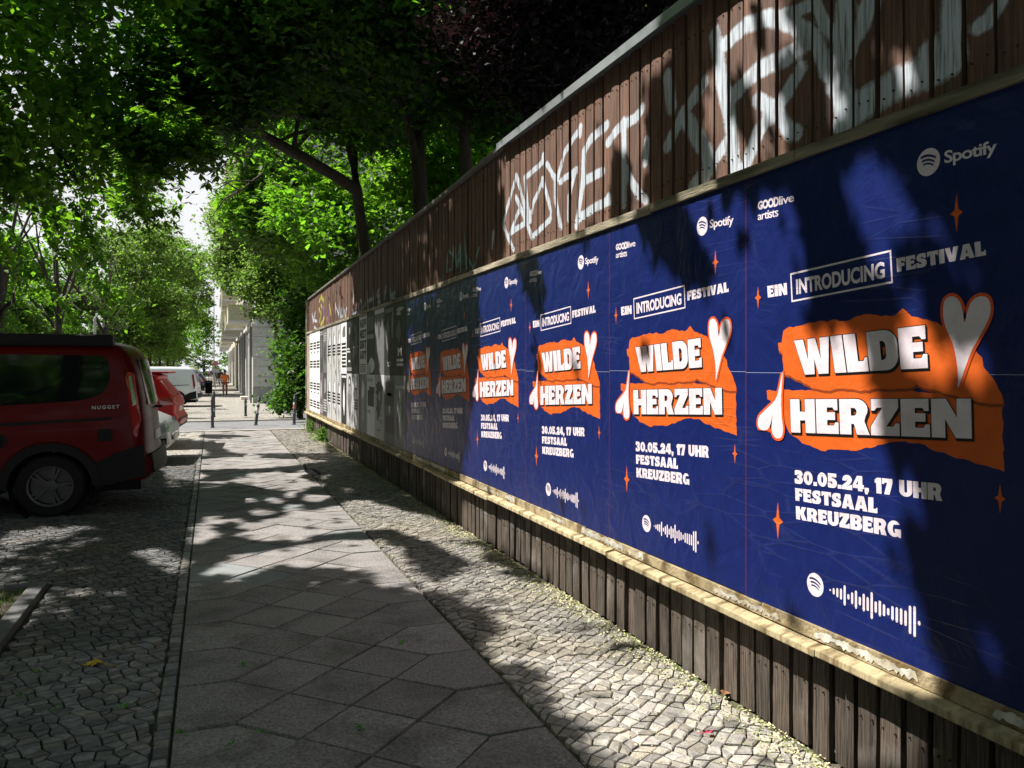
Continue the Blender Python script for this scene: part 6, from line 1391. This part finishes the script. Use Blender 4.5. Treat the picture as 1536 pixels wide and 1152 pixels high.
# left row further along
LB = ['leafy street tree behind the white van', 'leafy street tree at the left, second beyond the white van', 'bright street tree at the left, third beyond the white van', 'street tree at the left in the middle distance under the gap of sky', 'small far street tree at the left end of the gap of sky', 'small far street tree just left of the tall white lamp post', 'very far street tree at the end of the left row', 'farthest street tree of the left row at the vanishing street']
FAR_X = {0: [RB(30, 400, 31, 3, 2, 1.6, 5000), RB(110, 420, 31, 2.4, 2, 1.6, 5000), RB(60, 310, 33, 3, 2, 1.6, 5000)], 2: [RB(235, 400, 47, 1.8, 1.8, 1.5, 3500), RB(262, 410, 47, 1.2, 1.5, 1.6, 2600)], 3: [RB(272, 385, 60, 1.6, 2, 1.6, 3500), RB(285, 440, 60, 1.4, 2, 2.2, 3500)], 4: [RB(296, 400, 74, 1.2, 2, 2.0, 2600), RB(300, 460, 74, 1.3, 2, 2.6, 3000), RB(303, 500, 74, 1.1, 2, 2.0, 2200)]}
for i, (y, xx, n) in enumerate(((29, -6.2, 38000), (38, -6.0, 30000), (48, -5.3, 26000), (60, -4.9, 23000), (74, -4.9, 18000), (90, -5.0, 16000), (110, -5.2, 14000), (135, -5.5, 12000))):
    hh = (7.2, 7.4, 8.2, 9.2, 9.6, 9.8, 10.0, 10.0)[i]
    bl = ring_blobs(xx, y, hh * .88, 3.6, 3.7, 24, n, 20 + i, (1.4, 1.4, 1.0)) + FAR_X.get(i, []) + [(xx + 1, y - 1, 3.6, 1.5, 1.5, .9, n // 9), (xx - 1.5, y - 1, 3.4, 1.8, 1.5, .9, n // 9), (xx - 3, y + 1, 3.4, 1.8, 1.8, .9, n // 9)]
    tree('street_tree', LB[i], [(xx, y, -.3), (xx, y, 2), (xx, y, 5)], bl, .17, .155 + .014 * i, LEAF_C if i % 2 else LEAF_A, 30 + i, group='street trees of the left row', cull=(i < 3), droop=.45)
# second row across the street, low hedge-like crowns that close the view
tag(ground, kind='structure')
for i, (x, y, n, rr_) in enumerate(((-10.0, 14, 28000, 3.8), (-10.5, 21, 28000, 3.8), (-11.5, 30, 27000, 4.2), (-12, 42, 22000, 4.4), (-13, 58, 22000, 4.6), (-13, 80, 16000, 4.8))):
    bl = ring_blobs(x, y, 6.0, rr_, 4.6, 26, n, 60 + i, (1.7, 1.7, 1.3))
    tree('street_tree', ['dark tree across the street, nearest to the left edge above the camper', 'dark tree across the street behind the camper roof', 'dark tree across the street left of the white van roof', 'shaded tree across the street in the middle distance', 'shaded tree far across the street', 'farthest shaded tree across the street'][i], [(x, y, -.3), (x, y, 2), (x, y, 5)], bl, .2, .26, LEAF_B, 70 + i, group='trees across the street', cull=False)
bl = []
rs = random.Random(8)
for k in range(34): bl.append((-9.5 + rs.uniform(-.5, .5) - k * .08, 9 + k * 2.6, 1.3 + rs.uniform(-.2, .5), 1.0, 1.7, 1.4, 950))
hd = link('hedge', leaf_mesh(blob_points(bl, np.random.default_rng(5), 60, .3), .17, .2, np.random.default_rng(6)), LEAF_B); tag(hd, 'long dark green hedge across the street behind the parked cars', 'hedge')

# long block across the street, glimpsed between the trees
blk = empty('apartment_block', (-27, 30, 0)); tag(blk, 'long shaded apartment block across the street glimpsed between the trees', 'apartment house')
MB().box((-8, -90, 0), (0, 120, 17)).build('wall', PLR, blk); MB().box((-8.4, -90.4, 17), (.5, 120.4, 17.5)).build('roof', MATS['roof_tiles'], blk)
for k in range(34):
    for f_ in range(5):
        w_ = MB().box((.01, -28 + k * 3.4, 1.2 + f_ * 3.2), (.05, -26.8 + k * 3.4, 3.0 + f_ * 3.2)).build('window', WINF, blk); MB().box((.055, -27.93 + k * 3.4, 1.27 + f_ * 3.2), (.06, -26.87 + k * 3.4, 2.93 + f_ * 3.2)).build('pane', GLS, w_)
# garden trees behind the fence
def lean(px0, py0, Z0, px1, py1, Z1):
    return ray(px0, py0, Z0), ray(px1, py1, Z1)
# chestnut with the long limb reaching over the pavement
p0 = ray(550, 400, 17.2); a = Vector((p0.x + .15, p0.y, -.2)); p1 = ray(541, 330, 17.0); p2 = ray(535, 285, 16.6); p3 = ray(530, 240, 16.8); p4 = ray(512, 150, 17)
base = [a, Vector((p0.x + .1, p0.y, 2.0)), p0, p1, p2, p3, p4]
l1, l2, l3, l4 = ray(500, 262, 15.9), ray(440, 228, 14.9), ray(385, 198, 14.0), ray(340, 172, 13.2)
bl = [RB(325, 150, 12.8, .8, .8, .4, 1800), RB(300, 100, 12.5, 1.3, 1.3, .8, 4200), RB(440, 60, 14, 1.6, 1.6, .8, 6000), RB(540, 130, 16.5, 2.0, 2.0, 1.2, 7000), RB(470, 40, 14, 2.2, 2.2, 1.2, 8000), RB(380, 30, 13, 1.8, 1.8, 1.0, 6000), RB(590, 60, 15, 1.9, 1.9, 1.1, 6000), RB(340, 250, 15.5, 1.0, 1.0, .6, 2200), RB(335, 305, 16.5, .8, .8, .5, 1500), RB(440, 330, 18, 1.0, 1.0, .6, 2000), RB(440, 365, 16.2, .62, .62, .40, 750), RB(250, 40, 12, 1.6, 1.5, .9, 5000), RB(400, -60, 13, 2.6, 2.6, 1.2, 7000)]
t = tree('chestnut_tree', 'chestnut tree behind the fence with a long bare limb reaching left over the pavement', base, bl, .14, .15, LEAF_B, 91, palm=.35, sig=.28)
mb = MB().tube([p2, l1, l2, l3, l4, l4 + Vector((-.4, -.3, .4))], [.125, .115, .105, .09, .07, .03], 9).tube([l3, l3 + Vector((-.3, -.5, .7)), l3 + Vector((-.8, -.9, 1.5))], [.05, .035, .015], 6).tube([l2, l2 + Vector((.1, -.4, .9)), l2 + Vector((.3, -.7, 1.9))], [.05, .035, .015], 6)
mb.v = [tuple(Vector(v) - a) for v in mb.v]; mb.build('limb', BARK, t, smooth=True)
# bright backlit understory behind
bl = [RB(420, 240, 21, 1.4, 1.4, 1.1, 5200), RB(480, 300, 21, 1.5, 1.5, 1.2, 5200), RB(400, 310, 22, 1.2, 1.3, 1.0, 4600), RB(600, 280, 20, 1.4, 1.4, 1.3, 4200), RB(560, 210, 21, 1.6, 1.6, 1.2, 4500), RB(660, 220, 19, 1.4, 1.4, 1.2, 3600), RB(500, 380, 22, 1.5, 1.4, 1.2, 4000), RB(380, 200, 22, 1.4, 1.4, 1.0, 4200), RB(660, 300, 18, 1.2, 1.2, 1.0, 2600)]
tree('garden_tree', 'backlit bright green tree behind the chestnut limb', [Vector((6.5, 20.5, -.2)), Vector((6.4, 20.5, 2)), Vector((6.0, 20.8, 4.5))], bl, .15, .16, LEAF_A, 92, palm=.25)
# trunks left and right of the middle
for (pb, pt, Z, r_, lb, bls, sd_, lm) in (
   ((634, 345), (620, 120), 14.0, .165, 'thick dark trunked tree behind the fence above the teal graffiti', [RB(640, 60, 13, 2, 2, 1, 7500), RB(560, 20, 12, 2, 2, 1, 7000), RB(700, 90, 13, 1.6, 1.6, .9, 5500), RB(620, -80, 13, 2.5, 2.5, 1.2, 7000), RB(620, 150, 14.5, 1.3, 1.3, .7, 3500)], 93, LEAF_B),
   ((702, 300), (690, 90), 12.8, .125, 'slender dark trunked tree behind the fence left of the white graffiti', [RB(740, 120, 13, 1.5, 1.5, .9, 5000), RB(780, 60, 13, 1.5, 1.5, 1, 5500), RB(700, 10, 12, 1.8, 1.8, 1, 6500), RB(790, 180, 14, .9, .9, .5, 1800), RB(800, -60, 12, 2.2, 2.2, 1, 6000)], 94, LEAF_B)):
    q0, q1 = ray(*pb, Z), ray(*pt, Z); base = [Vector((q0.x + .05, q0.y, -.2)), Vector((q0.x + .03, q0.y, 2)), q0, q1]
    tree('garden_tree', lb, base, bls, r_, .14, lm, sd_, palm=.1)
bl = [RB(800, 40, 9.8, 1.2, 1.2, .7, 6000), RB(880, 10, 9.2, 1.2, 1.2, .7, 6000), RB(800, 105, 11, .8, .8, .5, 2500), RB(850, 90, 10.5, .8, .8, .5, 2800), RB(930, -60, 8.8, 1.4, 1.4, .9, 6000), RB(860, -120, 9.5, 1.5, 1.5, 1, 5000)]
tree('copper_beech', 'dark purple leaved tree behind the metal capped part of the fence', [Vector((6.2, 9.5, -.2)), Vector((6.1, 9.5, 2)), Vector((5.6, 9.4, 4.4))], bl, .18, .10, LEAF_P, 95)
# deep garden trees, closing the view behind
for i, (x, y, n) in enumerate(((8.5, 17, 18000), (11, 24, 15000), (8.5, 12.5, 16000), (13, 18, 12000), (9, 30, 15000))):
    bl = ring_blobs(x, y, 7.2, 3.8, 4.0, 15, n, 120 + i, (1.9, 1.9, 1.4))
    tree('garden_tree', ['dense tree deeper in the garden behind the dark trunks', 'tree at the back of the garden behind the chestnut', 'dense tree behind the purple leaved one', 'tree at the far right back of the garden', 'tree beside the end of the garden near the ivy'][i], [(x, y, -.2), (x, y, 2), (x, y, 5)], bl, .2, .17, LEAF_A if i in (0, 1, 4) else LEAF_B, 130 + i, group='deep garden trees', cull=False)
# pale tree between the ivy and the corner house, in front of the house
bl = [RB(385, 335, 28, 1.5, 1.5, .9, 6000), RB(420, 350, 28, 1.5, 1.5, .9, 6000), RB(350, 330, 33, 1.0, 1.3, 1.2, 4500), RB(375, 380, 33, 1.3, 1.4, 1.4, 6000), RB(352, 400, 34, 1.0, 1.3, 1.0, 5000), RB(405, 430, 32, 1.3, 1.4, .9, 6000), RB(368, 425, 33, .9, 1.2, .5, 3000), RB(390, 320, 34, 1.6, 1.6, 1.4, 6500), RB(430, 400, 31, 1.5, 1.5, 1.6, 6500), RB(440, 460, 31, 1.1, 1.2, .6, 3500), RB(395, 270, 34, 1.5, 1.5, 1.2, 5000), RB(400, 470, 33, .6, 1, .2, 1000)]
q = ray(405, 552, 33); tree('pale_tree', 'pale green tree standing in front of the corner house balconies', [Vector((q.x + .4, q.y + .4, -.3)), Vector((q.x + .4, q.y + .4, 2.4)), ray(405, 440, 33)], bl, .14, .15, LEAF_C, 96, cull=False)
# ivy mass beyond the fence end
bl = [RB(452, 545, 27.5, .5, .9, .9, 5500), RB(440, 590, 26.5, .4, .8, .6, 2600), RB(465, 560, 27, .6, .9, 1.2, 6500), RB(455, 500, 28, .6, 1.0, .8, 5000), RB(480, 540, 27.5, 1.0, 1.2, 1.4, 7000), RB(427, 606, 26.6, .22, .5, .2, 700), RB(500, 500, 29, 1.6, 1.6, 1.6, 6500), RB(470, 455, 30, 1.2, 1.2, .8, 5000), RB(420, 530, 28, .12, .4, .7, 300), RB(520, 440, 28, 1.6, 1.6, 1.4, 5500)]
q = ray(450, 552, 27.5); tree('ivy_bush', 'dark ivy covered bush with bright lower leaves beside the end of the fence', [Vector((q.x, q.y, -.2)), Vector((q.x, q.y, 1)), Vector((q.x + .2, q.y, 2.2))], bl, .1, .15, LEAF_I, 97, 'bush', cull=False)
# the avenue goes on behind the photographer: unseen trees added to block sky light
for i, (x, y) in enumerate(((-5.5, -4.5), (-6, -13), (6.5, 1.5), (7, -7), (-1, -18))):
    bl = ring_blobs(x, y, 6.6, 4.4, 3.6, 14, 11000, 210 + i, (1.9, 1.9, 1.4)); tree('street_tree', 'tree behind the photographer outside the picture, %s' % ['nearest on the street side', 'second on the street side', 'in the garden beside the fence', 'deeper behind in the garden', 'closing the pavement far behind'][i], [(x, y, -.1), (x, y, 2), (x, y, 5)], bl, .2, .28, LEAF_B, 220 + i, group='trees behind the photographer', cull=True)
# closing trees at the end of the street
for i, (x, y, n) in enumerate(((-1.5, 190, 9000), (-9, 185, 9000), (-6.5, 150, 9000), (-9, 125, 10000), (-12, 105, 10000), (6, 200, 8000), (-18, 170, 9000), (-22, 120, 9000), (-22, 60, 12000), (-21, 34, 14000), (-19, 18, 14000))):
    bl = ring_blobs(x, y, 5.6, 5.0, 5.6, 18, n, 150 + i, (2.6, 2.6, 2.2)); tree('background_tree', 'background tree beyond the street, %s' % ['at the end of the pavement', 'left of the street end', 'in the gap above the blue car', 'in the gap above the white van', 'over the far parked cars', 'behind the farthest house', 'far left of the street end', 'far left in the distance', 'left behind the shaded trees', 'left behind the hedge', 'at the left edge behind the camper'][i], [(x, y, -.3), (x, y, 3)], bl, .25, .34, LEAF_C if i < 4 else LEAF_B, 170 + i, group='background trees', cull=False)
weed(487, 661, .30, 700, 'bright green leafy weed at the foot of the fence in the sun', 1); weed(470, 648, .34, 600, 'bright green weed at the very end of the fence', 2)
# ------------------------------------------------------------------ check list
bpy.context.view_layer.update()
